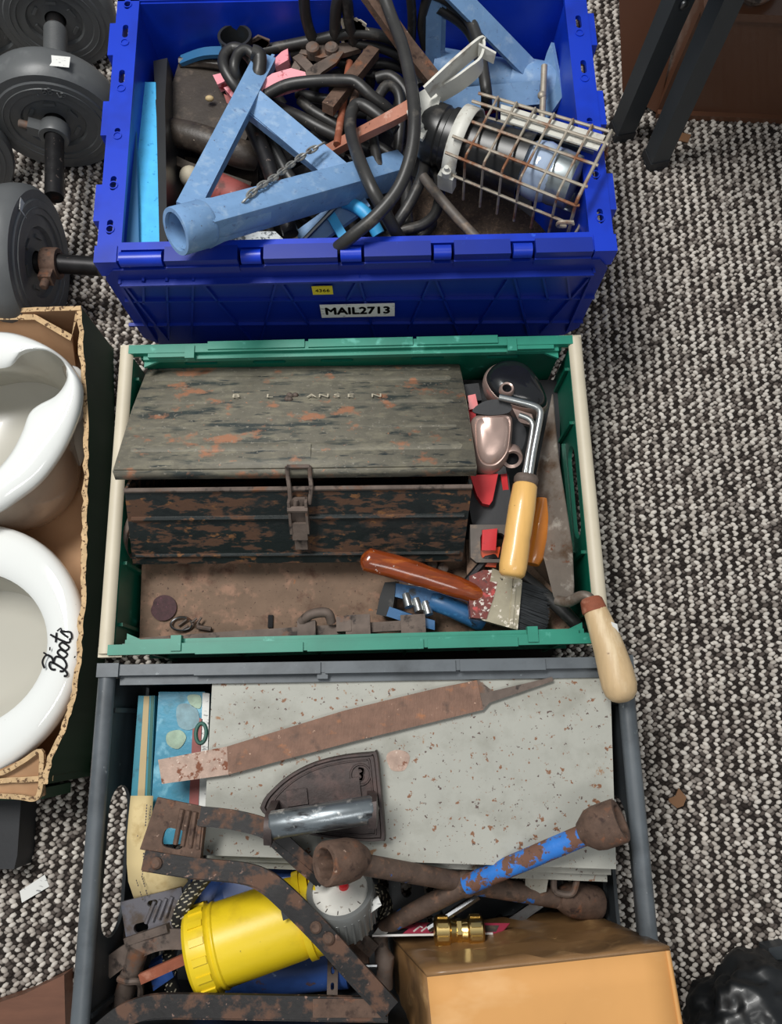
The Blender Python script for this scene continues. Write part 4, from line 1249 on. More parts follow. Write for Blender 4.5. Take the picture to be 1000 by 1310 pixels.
g = G(); g.slab(PP((558, 112, .296), (604, 92, .315), (604, 100, .312), (566, 128, .290)), .004); obj('jaw_inner', g, mRustGrey, lamp)

# jump leads: pink grips, rusty jaws
def jl(root, a, b, th, w_=.022):
    g = G(); g.slab(a, th, .004, 2); return g
jc = thing('jump_lead_clip', 'rusty jump lead clip with pink plastic grips behind the blue stand', 'clip', P(370, 95, .2))
g = G(); g.slab(PP((334, 104, .262), (348, 94, .266), (372, 87, .268), (390, 92, .265), (393, 102, .262), (372, 108, .265), (346, 116, .262), (334, 116, .26)), .016, .005); obj('grip', g, mPink, jc)
g = G(); g.slab(PP((360, 66, .24), (368, 62, .242), (369, 76, .242), (352, 86, .24), (348, 78, .24)), .012, .003); obj('grip', g, mPink, jc)
g = G(); g.slab(PP((386, 96, .255), (402, 82, .255), (424, 70, .252), (432, 62, .25), (440, 66, .25), (430, 80, .25), (412, 92, .25), (398, 106, .25)), .008, .002); obj('jaw', g, mRustGrey, jc)
g = G(); g.slab(PP((382, 68, .245), (408, 58, .248), (440, 54, .246), (464, 56, .24), (462, 62, .24), (440, 68, .245), (410, 74, .248)), .008, .002); obj('jaw', g, mRustGrey, jc)
for x, y in ((424, 63), (400, 63)):
    g = G(); g.lathe(M.Translation(P(x, y, .250)), [(.009, -.01), (.009, .004), (.007, .006)], 14, (True, True)); obj('rivet', g, mRustGrey, jc)
jd = thing('jump_lead_clip', 'smaller pink gripped clip under looped black cables beside the leather bag', 'clip', P(300, 110, .2))
g = G(); g.slab(PP((272, 96, .232), (296, 90, .235), (300, 98, .236), (278, 108, .232)), .014, .004); obj('grip', g, mPink, jd)
g = G(); g.slab(PP((286, 112, .238), (306, 106, .24), (316, 118, .238), (296, 124, .236)), .014, .004); obj('grip', g, mPink, jd)
g = G(); g.slab(PP((286, 120, .225), (300, 126, .225), (304, 135, .222), (290, 132, .22)), .01, .003); obj('inner_jaw', g, mRedDull, jd)

# rusty bars and pliers among the cables
pl = thing('rusty_rod', 'square rusty bar lying across cables beside the pliers', 'rod', P(450, 100, .2))
pbar('bar', P(419, 140, .258), P(478, 66, .240), .016, .014, mRust, pl)
g = G(); g.tube([P(431, 185, .25), P(447, 80, .23)], .005, 10); tag(obj('rusty_rod', g, mOrangeRust), 'thin orange rusty rod standing upright beside the square rusty bar', 'rod')
g = G(); g.bar(PP((470, -10, .30), (520, 60, .28), (556, 105, .26)), .020, .012, Zup, .002); tag(obj('rusty_strip', g, mRust), 'long brown rusty strip rising to the back of the blue crate', 'strip')
g = G(); g.tube([P(448, 145, .25), P(462, 90, .235), P(470, 60, .22)], .005, 8); tag(obj('rusty_rod', g, mRust), 'short dark rusty rod between black cable loops', 'rod')
ps = thing('pliers', 'brown rusty pliers half buried under black cables', 'pliers', P(400, 90, .2))
g = G(); g.bar(spl(PP((380, 74, .24), (396, 90, .245), (404, 104, .24)), 4), .013, .008); obj('handle', g, mRustGrey, ps)
g = G(); g.bar(spl(PP((392, 66, .236), (384, 80, .24), (378, 92, .236)), 4), .012, .008); obj('handle', g, mRustGrey, ps)

# cables, each its own run
cable([(482, -30, .32), (500, 20, .33), (515, 60, .335), (526, 110, .34), (530, 150, .345), (526, 195, .34), (510, 240, .33), (482, 275, .32), (450, 302, .305), (428, 320, .285)], .0088, 'thick black cable sweeping from the back edge down over the blue stand')
cable([(506, 168, .265), (484, 148, .272), (462, 134, .275), (451, 140, .276), (448, 165, .286), (458, 200, .315), (474, 238, .325), (490, 268, .312), (508, 300, .28), (522, 320, .25)], .0088, 'black cable bent in a hook over the end of the stand tube')
cable([(340, 122, .255), (366, 109, .265), (400, 104, .27), (440, 103, .27), (456, 106, .27), (474, 122, .265), (492, 136, .255), (505, 150, .24)], .0085, 'black cable running level past the pink grip')
cable([(330, 130, .22), (308, 118, .25), (289, 92, .262), (286, 74, .262), (297, 62, .262), (312, 66, .262), (326, 84, .255), (334, 105, .24)], .0085, 'looped black cable end beside the leather bag', grp=None)
cable([(312, 120, .24), (300, 90, .268), (304, 70, .272), (316, 64, .272), (330, 80, .265), (340, 110, .25)], .0075, 'second black cable loop tucked inside the first beside the bag')
cable([(322, 66, .274), (332, 72, .27), (330, 100, .26), (322, 130, .23)], .0105, 'cut cable end standing at the top of the loops')
cable([(330, 66, .22), (370, 58, .225), (410, 50, .23), (455, 42, .235), (500, 50, .232), (530, 72, .225), (552, 95, .21)], .0085, 'black cable crossing behind the rusty clip jaws')
cable([(450, 55, .21), (490, 62, .218), (520, 80, .22), (535, 110, .21)], .008, 'black cable curving beneath the long rusty strip')
cable([(536, -14, .27), (570, -2, .285), (598, 22, .29), (612, 55, .288), (618, 90, .285), (622, 118, .28), (622, 136, .26)], .0085, 'black cable arching down over the far axle stand')
cable([(560, 10, .25), (588, 28, .265), (604, 48, .262), (612, 75, .25)], .0075, 'thinner black cable following inside the arching one')
cable([(388, -20, .24), (390, 15, .235), (396, 40, .225), (404, 56, .21)], .0085, 'black cable dropping down the back wall of the blue crate')
cable([(428, 52, .21), (430, 10, .25), (436, -8, .255), (443, 0, .255), (446, 25, .245), (452, 52, .22)], .0088, 'black cable looped over near the torn cream packet')
cable([(524, -14, .26), (527, 25, .25), (525, 60, .23)], .007, 'slim black cable upright behind the pale blue leg')
cable([(548, -10, .24), (540, 30, .235), (545, 60, .22)], .008, 'black cable beside the pale blue leg of the far stand')
cable([(545, 196, .24), (540, 225, .25), (525, 258, .245), (508, 285, .235), (500, 300, .22)], .0085, 'black cable coming down from the lamp socket')
cable([(548, 205, .23), (562, 235, .235), (558, 270, .232), (540, 288, .23), (512, 296, .228), (490, 312, .22), (450, 316, .215)], .008, 'black cable curling around under the pile pad edge')
cable([(541, 226, .26), (560, 250, .262), (586, 280, .262), (618, 314, .262)], .0072, 'straight grey rubber hose lying on the brown pile pad', 'hose', mRubberGrey, cat='hose')
cable([(352, 136, .225), (384, 150, .235), (410, 164, .235), (440, 178, .23), (470, 190, .22)], .009, 'black cable under the blue leg, upper of the parallel pair')
cable([(340, 145, .21), (375, 165, .22), (405, 184, .22), (440, 200, .21)], .009, 'black cable under the blue leg, lower of the parallel pair')
cable([(384, 128, .24), (400, 142, .24), (424, 156, .238), (450, 172, .23)], .008, 'black cable ending below the square rusty bar')
cable([(478, 136, .25), (494, 110, .255), (510, 120, .25), (512, 160, .235), (508, 200, .22)], .008, 'black cable bow beside the salmon clamp handle')
cable([(475, 150, .24), (478, 180, .25), (484, 215, .25)], .0075, 'short black cable crossing the salmon clamp handle')
cable([(482, 100, .235), (500, 98, .24), (520, 120, .235), (522, 160, .22), (505, 190, .2)], .0085, 'black cable arc behind the hooked cable')
cable([(505, 200, .2), (520, 230, .215), (520, 270, .215), (525, 310, .21)], .009, 'dark cable in the gap below the lamp socket')
cable([(470, 262, .215), (500, 290, .22), (520, 320, .215)], .008, 'dark cable crossing under the sweeping thick cable')
cable([(430, 300, .2), (455, 316, .21), (486, 318, .205)], .008, 'dark cable lying along the near hinge edge')
# low tangle
rnd = random.Random(12)
for k in range(12):
    cx_, cy_ = rnd.uniform(350, 560), rnd.uniform(70, 300)
    pts = []
    a0 = rnd.uniform(0, 6.28)
    for j in range(6):
        a = a0 + j * .9
        pts.append((cx_ + rnd.uniform(45, 75) * cos(a), cy_ + rnd.uniform(25, 45) * sin(a), .135 + .045 * rnd.random()))
    cable(pts, .0085, 'dark cable loop deep in the blue crate tangle', cat='cable', grp='cable loops deep in the tangle')
# black rod pieces seen under the stand
g = G(); g.tube(PP((318, 150, .235), (345, 215, .24), (372, 300, .235)), [.011, .0105, .010], 14); tag(obj('black_tube', g, mDarkSteel), 'scuffed black tube lying under the stand legs toward the crate edge', 'tube')
g = G(); g.tube(PP((340, 165, .22), (365, 220, .22), (392, 260, .21)), .009, 12); tag(obj('black_tube', g, mBottle), 'plain black tube beside the scuffed one under the stand', 'tube')
g = G(); g.bar(PP((352, 250, .222), (376, 312, .222)), .014, .008); tag(obj('dusty_bar', g, mDust), 'dusty grey flat bar under the stand tube near the crate edge', 'bar')
g = G(); g.slab(PP((232, 312, .225), (292, 296, .225), (352, 296, .225), (375, 318, .225), (232, 322, .225)), .01, .002); tag(obj('frosted_panel', g, mSnow), 'frosted speckled panel under the stand collar at the crate edge', 'panel')
g = G(); g.tube(PP((256, 232, .19), (320, 262, .20)), [.022, .022], 20); tag(obj('red_can', g, mRedDull), 'dull red can lying under the blue stand leg', 'can')
g = G(); g.ball(M.Translation(P(243, 226, .2)), (.014, .014, .014), 14, 10); tag(obj('knob', g, mDust), 'scratched pale knob beside the dull red can', 'knob')
wr = thing('blue_wrench', 'bright blue handled tool lying below the stand tube under the cables', 'tool', P(460, 280, .2))
g = G(); g.tube(spl(PP((440, 258, .235), (452, 262, .24), (470, 276, .24), (484, 300, .23)), 5), .0085, 12); obj('handle', g, mGreyBlue, wr)
pbar('blade', P(422, 274, .235), P(452, 326, .225), .012, .004, mGreyBlue, wr)
g = G(); g.tube(PP((384, 312, .24), (432, 262, .25)), .003, 8); tag(obj('thin_rod', g, mChrome), 'thin bare steel rod under the stand tube', 'rod')

P = P_any
# ================================================================ green crate contents
tb = thing('toolbox', 'old chipped black steel toolbox tilted back with lid ajar in green crate', 'toolbox', P(380, 660, .06))
FT_L, FT_R = P(159, 626, .2104), P(604, 621, .2104)
FB_L, FB_R = P(170, 722, .127), P(591, 718, .127)
bk = V((0, .19, -.119)); 
BT_L, BT_R = FT_L + V((.008, .175, -.118)), FT_R + V((-.008, .175, -.118))
BB_L, BB_R = FB_L + V((.004, .145, -.112)), FB_R + V((-.004, .145, -.112))
g = G()
def insd(q, w_):
    c_ = sum(q, V((0, 0, 0))) / 4
    return [c_ + (p_ - c_) * w_ for p_ in q]
q0, q1 = [FB_L, FB_R, BB_R, BB_L], [FT_L, FT_R, BT_R, BT_L]
g.loft([q0, q1, insd(q1, .985), insd([a_.lerp(b_, .08) for a_, b_ in zip(q0, q1)], .985)])
n0 = g.b.verts[:]
g.bev(n0, .004, 2)
obj('body', g, mToolBody, tb)
upv = (FT_L - FB_L).normalized()
xv = (FT_R - FT_L).normalized()
nf = xv.cross(upv).normalized()
if nf.y > 0: nf = -nf
def fp(u, v, d=0.0):
    """point on the front face, u 0..1 across, v 0..1 up"""
    return FB_L.lerp(FB_R, u).lerp(FT_L.lerp(FT_R, u), v) + nf * d
g = G(); g.tube([fp(.012, .62, 0.0), fp(.988, .62, 0)], .0034, 8); obj('pressed_ridge', g, mToolBody, tb)
g = G(); g.tube([fp(.012, .12, 0.0), fp(.988, .12, 0)], .0026, 8); obj('pressed_ridge', g, mToolBody, tb)
g = G(); g.tube([fp(.0, .985, .0), fp(1, .985, .0)], .003, 8); obj('rolled_rim', g, mRustGrey, tb)
g = G(); g.tube(spl([fp(-.008, .5, -.03), fp(-.025, .3, -.012), fp(-.028, .05, -.012), fp(-.008, -.05, -.03)], 5), .0045, 8); obj('carry_handle', g, mRustGrey, tb)
# lid
LNL, LNR = P(146, 602, .222), P(608, 597, .222)
LFL, LFR = P(193, 464, .112), P(586, 464, .112)
lx = (LNR - LNL).normalized()
ly = ((LFL + LFR) / 2 - (LNL + LNR) / 2).normalized()
lz = lx.cross(ly).normalized()
def lidp(u, v, d=0.0):
    return LNL.lerp(LNR, u).lerp(LFL.lerp(LFR, u), v) + lz * d
dn = -lz * .013
g = G()
nu = 9
top = [[lidp(u, v, .0035 * sin(pi * min(1, max(0, v)))) for u in (0, .5, 1)] for v in [k / 12 for k in range(13)]]
g.loft(top, (False, False), False)
rim = [lidp(0, 0), lidp(.5, 0), lidp(1, 0), lidp(1, .5, .0035), lidp(1, 1), lidp(.5, 1), lidp(0, 1), lidp(0, .5, .0035)]
g.loft([rim, [p + dn for p in rim]], (False, False), True)
lido = obj('lid', g, mToolLid, tb)
so = lido.modifiers.new('thick', 'SOLIDIFY'); so.thickness = .0022; so.offset = 1
for v, r in ((.165, .0030), (.33, .0036), (.56, .0042), (.80, .0030), (.92, .002)):
    g = G(); pp = [lidp(.02, v, .0005), lidp(.04, v, .0022), lidp(.96, v, .0022), lidp(.98, v, .0005)]
    g.sweep(pp, [(a * 3.2, b * .9) for a, b in circ(8, r)], lz); obj('pressed_ridge', g, mToolLid, lido)
tm = M((lx, ly, lz)).transposed().to_4x4()
words = [('B', 296), ('L', 340), ('A', 395), ('N', 411), ('S', 428), ('E', 446), ('N', 480)]
for ch_, x in words:
    p = P(x, 521, .165)
    t_ = (p - LNL).dot(ly) / ((LFL - LNL).dot(ly))
    base = lidp((x - 165) / (596 - 165), .595, .0092)
    text('letter', ch_, .013, M.Translation(base) @ tm @ M.Diagonal((1.5, .75, 1, 1)), mDust, lido, .0002)
g = G()
for k in range(7):
    g.ball(M.Translation(lidp((369 - 165) / 431 + rnd.uniform(-.014, .014), .60 + rnd.uniform(-.03, .03), .006)), (.004, .0035, .004), 8, 6)
obj('dirt_clump', g, mRustGrey, lido, kind='stuff')
# latch
g = G()
uL = (382 - 147) / (608 - 147)
g.slab([lidp(uL - .032, .0, .001), lidp(uL + .032, .0, .001), lidp(uL + .032, .17, .0075), lidp(uL - .032, .17, .0075)], .002, .0006, 1); obj('hasp_plate', g, mToolLid, lido)
la = thing  # noqa
uF = (383 - 159) / (604 - 159)
pL, pR = lidp(uL - .030, -.01, .002), lidp(uL + .032, -.01, .002)
g = G()
g.tube(spl([pL + lz * .003, pL - lz * .01 + nf * .004, fp(uF - .028, 1.02, .006), fp(uF - .022, .80, .008), fp(uF - .012, .78, .010), fp(uF - .008, .90, .010)], 5), .0026, 8); g.tube([pL + lz * .003, pR + lz * .003], .0026, 8)
g.tube(spl([pR + lz * .003, pR - lz * .01 + nf * .004, fp(uF + .034, 1.02, .006), fp(uF + .030, .84, .008)], 5), .0026, 8); obj('latch_wire', g, mRustGrey, tb)
fm = frame(fp(uF, .5, 0), xv, nf)
g = G()
g.box(fm, (.002, .022, .006), (.022, .045, .005), .001, 1); g.box(fm, (-.008, .022, .010), (.003, .045, .012), .001, 1); g.box(fm, (.012, .022, .010), (.003, .045, .012), .001, 1)
g.box(fm, (.002, .002, .013), (.018, .024, .004), .001, 1); g.box(fm, (.002, -.016, .008), (.015, .022, .006), .0015, 1)
g.tube([fm @ V((-.010, .034, .014)), fm @ V((.014, .034, .014))], .004, 8)
obj('latch_lever', g, mRustGrey, tb)

g = G(); g.slab(PP((182, 700, .088), (702, 690, .088), (712, 810, .088), (178, 828, .088)), .02, .002, 1)
sh = obj('rusty_tray', g, mSheet); tag(sh, 'flat rusty brown steel tray lying beneath the toolbox in the green crate', 'tray')
g = G()
c0 = P(210, 778, .0885)
g.slab([c0 + V((.0165 * cos(t) * (1 - .12 * (math.exp(-((t - 2.9) / .25) ** 2))), .0165 * sin(t), .003)) for t in [2 * pi * k / 28 for k in range(28)]], .003, .0008, 1)
tag(obj('wax_disc', g, mBadge), 'dark red round waxy disc with chipped edge on the rusty tray', 'disc')
kr = thing('key_ring', 'small wire ring with tangled clips lying on the rusty tray', 'ring', P(245, 800, .088))
g = G(); g.tube([P(232, 798, .094) + V((.0135 * cos(t), .0085 * sin(t), .002 * sin(2 * t))) for t in [2 * pi * k / 20 for k in range(20)]], .0014, 6, True); obj('ring', g, mChrome, kr)
g = G()
for k in range(7):
    a = P(244 + rnd.uniform(-6, 10), 797 + rnd.uniform(-6, 7), .092 + rnd.uniform(0, .006))
    b = a + V((rnd.uniform(-.012, .012), rnd.uniform(-.008, .008), rnd.uniform(-.002, .003)))
    g.tube([a, b], .0016, 6)
g.tube(PP((252, 802, .094), (270, 805, .094)), .003, 8); obj('clip', g, mRustGrey, kr)
g = G(); g.box(rotz(P(346, 795, .090), 0), (0, 0, 0), (.006, .016, .004), .001, 1); tag(obj('small_staple', g, mInk), 'tiny black slot mark piece on the rusty tray middle', 'staple')

bc_ = thing('bar_clamp', 'long rusty bar clamp with sliding heads along the green crate near edge', 'clamp', P(360, 815, .09))
g = G(); g.bar(PP((178, 823, .115), (300, 814, .118), (540, 799, .122)), .012, .010, Zup, .001); obj('bar', g, mRustGrey, bc_)
for (x, y, w_, h_) in ((393, 806, .022, .026), (458, 801, .030, .032), (528, 800, .030, .030)):
    g = G(); g.box(rotz(P(x, y, .124), 3), (0, 0, 0), (w_, h_ * .8, .022), .003, 2); obj('clamp_head', g, mRustGrey, bc_)
g = G(); g.tube(spl(PP((385, 796, .13), (398, 786, .138), (418, 784, .138), (424, 796, .13)), 5), .006, 10); obj('clamp_hook', g, mRustGrey, bc_)
g = G(); g.box(rotz(P(440, 799, .128), 3), (0, 0, 0), (.018, .018, .016), .003, 2); obj('clamp_screw', g, mRustGrey, bc_)

# paint brush
pb = thing('paint_brush', 'wide paint brush with varnished brown handle, spattered ferrule and black bristles', 'brush', P(600, 770, .1))
hp = PP((462, 713, .168), (474, 717, .168), (505, 725, .165), (545, 738, .160), (578, 749, .155), (604, 758, .150), (616, 762, .146))
g = G(); g.sweep(spl(hp, 4), [(a, b * .72) for a, b in circ(18)], Zup, scale=[.004 + (.0148 - .004) * min(1, k / 3) if k < 4 else (.0148 if k < 12 else (.0138 if k < 18 else .0128)) for k in range(25)])
obj('handle', g, mBrushWood, pb)
g = G(); g.slab(PP((600, 737, .156), (618, 729, .157), (640, 730, .156), (632, 762, .156), (622, 792, .154), (602, 790, .154), (600, 770, .156)), .022, .006, 3); obj('shoulder', g, mBrushPaint, pb, 'paint splashed wooden shoulder')
fa = PP((630, 727, .158), (668, 742, .155), (662, 806, .150), (616, 793, .152))
g = G(); g.slab(fa, .024, .006, 3); obj('ferrule', g, mFerrule, pb)
g = G(); g.bar([fa[0].lerp(fa[1], .75) + V((0, 0, .001)), fa[3].lerp(fa[2], .8) + V((0, 0, .001))], .004, .003); obj('ferrule_band', g, mFerrule, pb)
# bristles: one brush head of many strands
g = G()
r2 = random.Random(5)
e0, e1 = fa[1], fa[2]
dirb = ((fa[1] - fa[0]).normalized() * .4 + (fa[2] - fa[3]).normalized() * .6).normalized()
for k in range(1100):
    t, d = r2.random(), r2.random()
    a = e0.lerp(e1, .03 + .94 * t) - dirb * .01 + V((0, 0, -.002 - .018 * d))
    dd = (dirb + V((0, 1, 0)) * .12 * (.5 - t) + V((r2.gauss(0, .03), r2.gauss(0, .03), -.22 + .1 * d + r2.gauss(0, .02)))).normalized()
    L_ = .044 + .008 * r2.random() - .008 * abs(t - .5)
    s_ = V((-dd.y, dd.x, 0)).normalized() * .0007
    v = [g.b.verts.new(q) for q in (a - s_, a + s_, a + dd * L_ + s_ * .4, a + dd * L_ - s_ * .4)]
    g.b.faces.new(v)
obj('bristles', g, mBristle, pb, kind='stuff')
g = G(); g.slab([e0.lerp(e1, .05) - dirb * .006 - V((0, 0, .008)), e0.lerp(e1, .95) - dirb * .006 - V((0, 0, .008)), e0.lerp(e1, .95) + dirb * .036 - V((0, 0, .016)), e0.lerp(e1, .1) + dirb * .036 - V((0, 0, .016))], .010, .003); obj('bristle_core', g, mBristle, pb)

# pipe cutter
pc = thing('pipe_cutter', 'blue pipe cutter with steel rollers tucked under the paint brush', 'pipe cutter', P(550, 785, .09))
g = G(); g.slab(PP((506, 746, .128), (560, 755, .130), (562, 768, .130), (540, 772, .128), (500, 762, .126)), .022, .004); obj('upper_frame', g, mBluePaint, pc)
g = G(); g.slab(PP((498, 776, .126), (520, 784, .126), (556, 794, .126), (556, 806, .124), (530, 800, .124), (494, 788, .124)), .022, .004); obj('lower_frame', g, mBluePaint, pc)
g = G(); g.slab(PP((486, 762, .124), (492, 745, .13), (506, 744, .13), (504, 768, .128), (500, 790, .122), (481, 786, .12)), .024, .005); obj('jaw_block', g, mSocketBlack, pc)
for x, y in ((521, 768), (534, 774), (546, 778)):
    g = G(); d_ = V((.25, -1, .25)).normalized(); p_ = P(x, y, .126); g.tube([p_ - d_ * .008, p_ + d_ * .009], .0058, 12); obj('roller', g, mZinc, pc)
g = G(); g.tube(spl(PP((552, 768, .122), (575, 776, .125), (600, 788, .122), (618, 798, .118)), 4), [.011, .012, .0125, .0125, .0125, .0125, .0125, .0125, .012, .012, .012, .011, .009], 14); obj('handle', g, mBluePaint, pc)
g = G(); g.tube(PP((590, 752, .15), (614, 724, .15), (622, 714, .152)) + PP((630, 712, .152), (640, 714, .148)), .0048, 6); tag(obj('hex_key', g, mDarkSteel), 'bent dark hex key beside the paint brush ferrule', 'hex key')
for x, y, lb_ in ((552, 724, 'small grey bolt head behind the brush handle, nearer its tip'), (566, 728, 'small grey bolt head behind the brush handle, nearer the ferrule')):
    g = G(); g.lathe(M.Translation(P(x, y, .1)), [(.007, -.01), (.007, .008), (.004, .010)], 10, (True, True)); tag(obj('small_bolt', g, mRustGrey), lb_, 'bolt', 'bolt heads behind the brush')

# quick clamp, red and black
qc = thing('ratchet_clamp', 'red and black plastic ratchet clamp standing between toolbox and roller handle', 'clamp', P(628, 650, .05))
g = G(); g.slab(PP((606, 612, .15), (650, 606, .15), (656, 660, .155), (652, 682, .15), (606, 682, .15), (600, 650, .15)), .03, .004); obj('body', g, mBlackFab, qc)
g = G(); g.slab(PP((601, 608, .165), (637, 606, .165), (630, 640, .165), (626, 646, .163), (617, 644, .163), (610, 634, .165)), .014, .003, 2); obj('trigger', g, mRed, qc, 'red trigger')
g = G(); g.slab(PP((640, 606, .155), (648, 604, .155), (652, 640, .15), (645, 640, .15)), .012, .002); obj('red_flank', g, mRed, qc, 'red side strip')
g = G(); g.plate(frame(P(630, 690, .163), (1, 0, 0), (0, -.1, 1)), [(-.027, -.022), (-.020, -.028), (.020, -.028), (.027, -.02), (.027, .018), (-.027, .018)], [rrect(0, -.008, .015, .016, .006)], .014); obj('end_bracket', g, mRubberGrey, qc)
g = G(); g.slab(PP((617, 678, .17), (636, 676, .17), (634, 704, .165), (616, 704, .165)), .012, .003); obj('slide', g, mRed, qc, 'red slide')
g = G(); g.slab(PP((612, 702, .158), (640, 700, .158), (638, 710, .155), (634, 726, .15), (614, 724, .15)), .01, .002); obj('release_tab', g, mOrange, qc, 'orange red tab')
g = G(); g.slab(PP((598, 506, .135), (608, 504, .137), (612, 522, .137), (600, 524, .135)), .012, .003); obj('upper_tab', g, mRed, qc, 'red tab')
g = G(); g.slab(PP((598, 524, .13), (608, 522, .13), (612, 600, .135), (604, 610, .135)), .02, .003); obj('spine', g, mRed, qc, 'red spine')
g = G(); g.slab(PP((592, 492, .12), (612, 490, .12), (616, 512, .12), (596, 514, .12)), .03, .004); obj('jaw_pad', g, mBlackFab, qc)

# champagne and black tool
ct = thing('detail_sander', 'champagne and black plastic hand tool with oval pad in the crate corner', 'hand tool', P(650, 540, .05))
ov = spl(PP((620, 486, .16), (626, 470, .155), (645, 461, .150), (668, 464, .150), (686, 480, .152), (699, 506, .155), (700, 520, .155), (686, 524, .16), (660, 520, .163), (634, 508, .163)), 5, True)
co = sum(ov, V((0, 0, 0))) / len(ov)
def scl(r, s, dz): return [co + (p - co) * s + V((0, 0, dz)) for p in r]
g = G(); g.loft([scl(ov, .95, -.035), scl(ov, 1.02, -.02), scl(ov, 1.02, -.006), scl(ov, .97, -.001)], (True, True)); obj('pad_rim', g, mGun, ct)
g = G(); g.loft([scl(ov, .955, -.003), scl(ov, .93, .004), scl(ov, .78, .011), scl(ov, .5, .015), scl(ov, .2, .016)], (False, True)); obj('pad_cover', g, mBlackGloss, ct, sharp=70)
g = G(); g.lathe(M.Translation(P(648, 498, .178)) @ M.Rotation(R(-8), 4, 'X'), [(.0055, -.002), (.006, .003), (.008, .004), (.0095, .001), (.0095, -.004)], 24); obj('grommet', g, mGun, ct)
g = G(); g.lathe(M.Translation(P(648, 498, .1785)), [(.0056, .001), (.001, -.003)], 16, (False, True)); obj('grommet_hole', g, mInk, ct)
g = G(); g.loft([[v + V((0, 0, dz)) for v in scl2] for scl2, dz in []] or [[V((0, 0, 0)), V((0, 0, 1e-4)), V((1e-4, 0, 0))]] * 2) if False else None
sh_ = spl(PP((606, 532, .19), (630, 528, .195), (654, 530, .19), (655, 560, .186), (650, 584, .18), (634, 601, .176), (616, 600, .176), (607, 584, .18), (604, 556, .186)), 5, True)
cs = sum(sh_, V((0, 0, 0))) / len(sh_)
def sc2(s, dz): return [cs + (p - cs) * s + V((0, 0, dz)) for p in sh_]
g = G(); g.loft([sc2(.9, -.04), sc2(1.02, -.025), sc2(1.02, -.01), sc2(.97, -.002), sc2(.86, .003), sc2(.80, .0022), sc2(.77, .0048), sc2(.5, .0075), sc2(.2, .0085)], (True, True)); obj('motor_shell', g, mGun, ct, sharp=60)
g = G(); g.slab(spl(PP((604, 526, .192), (618, 514, .20), (640, 511, .203), (654, 518, .20), (650, 528, .198), (625, 531, .198)), 4, True), .006, .002); obj('cap', g, mBlackFab, ct)
g = G(); g.slab(spl(PP((650, 532, .17), (672, 548, .168), (668, 574, .165), (655, 580, .165), (648, 560, .168)), 4, True), .03, .006); obj('neck', g, mBlackFab, ct)
g = G(); g.slab(PP((655, 522, .172), (680, 530, .17), (684, 545, .165), (664, 540, .168)), .02, .004); obj('neck_shell', g, mGun, ct)
mr = frame(P(655, 587, .172), V((1, 0, 0)), V((.55, -.6, .55)))
g = G(); g.lathe(mr, [(.008, .0), (.012, .002), (.0135, 0), (.0135, -.014), (.011, -.018)], 20, (False, True)); obj('port', g, mGun, ct)
g = G(); g.lathe(mr, [(.0082, .0005), (.001, -.004)], 16, (False, True)); obj('port_hole', g, mInk, ct)
g = G(); g.slab(PP((622, 592, .165), (645, 590, .165), (648, 606, .16), (626, 608, .16)), .012, .004); obj('switch_collar', g, mSocketBlack, ct)

# paint roller frame
ro = thing('roller_frame', 'paint roller frame of bent zinc rod with pale wooden grip', 'paint roller', P(670, 620, .1))
g = G(); g.tube(spl(PP((638, 508, .208), (660, 513, .208), (682, 519, .206), (690, 525, .205), (690, 536, .204), (682, 578, .202), (676, 618, .2)), 5), .0042, 10); obj('rod', g, mZinc, ro)
g = G(); g.tube(spl(PP((664, 531, .196), (676, 536, .197), (681, 543, .197), (680, 556, .197), (674, 590, .197), (669, 618, .197)), 5), .0035, 10); obj('rod', g, mZinc, ro)
ha, hb = P(673, 612, .2), P(654, 738, .196)
g = G(); g.tube([ha.lerp(hb, t) for t in (-.03, .0, .04, .07)], [.0125, .0145, .0145, .012], 18); obj('ferrule', g, mRustGrey, ro)
g = G(); g.tube([ha.lerp(hb, t) for t in (.05, .08, .3, .55, .62, .7, .9, .97, 1.0)], [.0115, .0145, .0158, .0158, .0152, .016, .0162, .015, .012], 22); obj('grip', g, mWoodOrange, ro, sharp=60)
am = thing('amber_handled_tool', 'amber wooden tool handle end beside the pale roller grip', 'tool', P(685, 700, .1))
g = G(); aa, ab = P(696, 640, .15), P(680, 722, .15); g.tube([aa.lerp(ab, t) for t in (0, .3, .6, .9, 1)], [.011, .0135, .014, .0125, .009], 18); obj('grip', g, mWoodAmber, am)
cable([(640, 712, .13), (672, 740, .132), (705, 768, .132), (738, 800, .13), (742, 806, .12)], .0095, 'black rubber hose end in the corner beneath the trowel', 'hose', cat='hose')
g = G(); g.slab(PP((596, 690, .112), (650, 690, .112), (740, 790, .105), (735, 815, .1), (600, 815, .1)), .012, .003)
tag(obj('steel_plate', g, mSheet), 'brown rusty plate under the brush bristles in the crate corner', 'plate')

g = G(); g.slab(PP((592, 486, .075), (716, 486, .075), (716, 700, .075), (596, 700, .075)), .04, .006)  # dark slab added so the green crate floor reads dark here
tag(obj('dark_gap_fill', g, mBlackFab), 'added dark slab filling the dark area under the clamp and hand tool', 'filler')

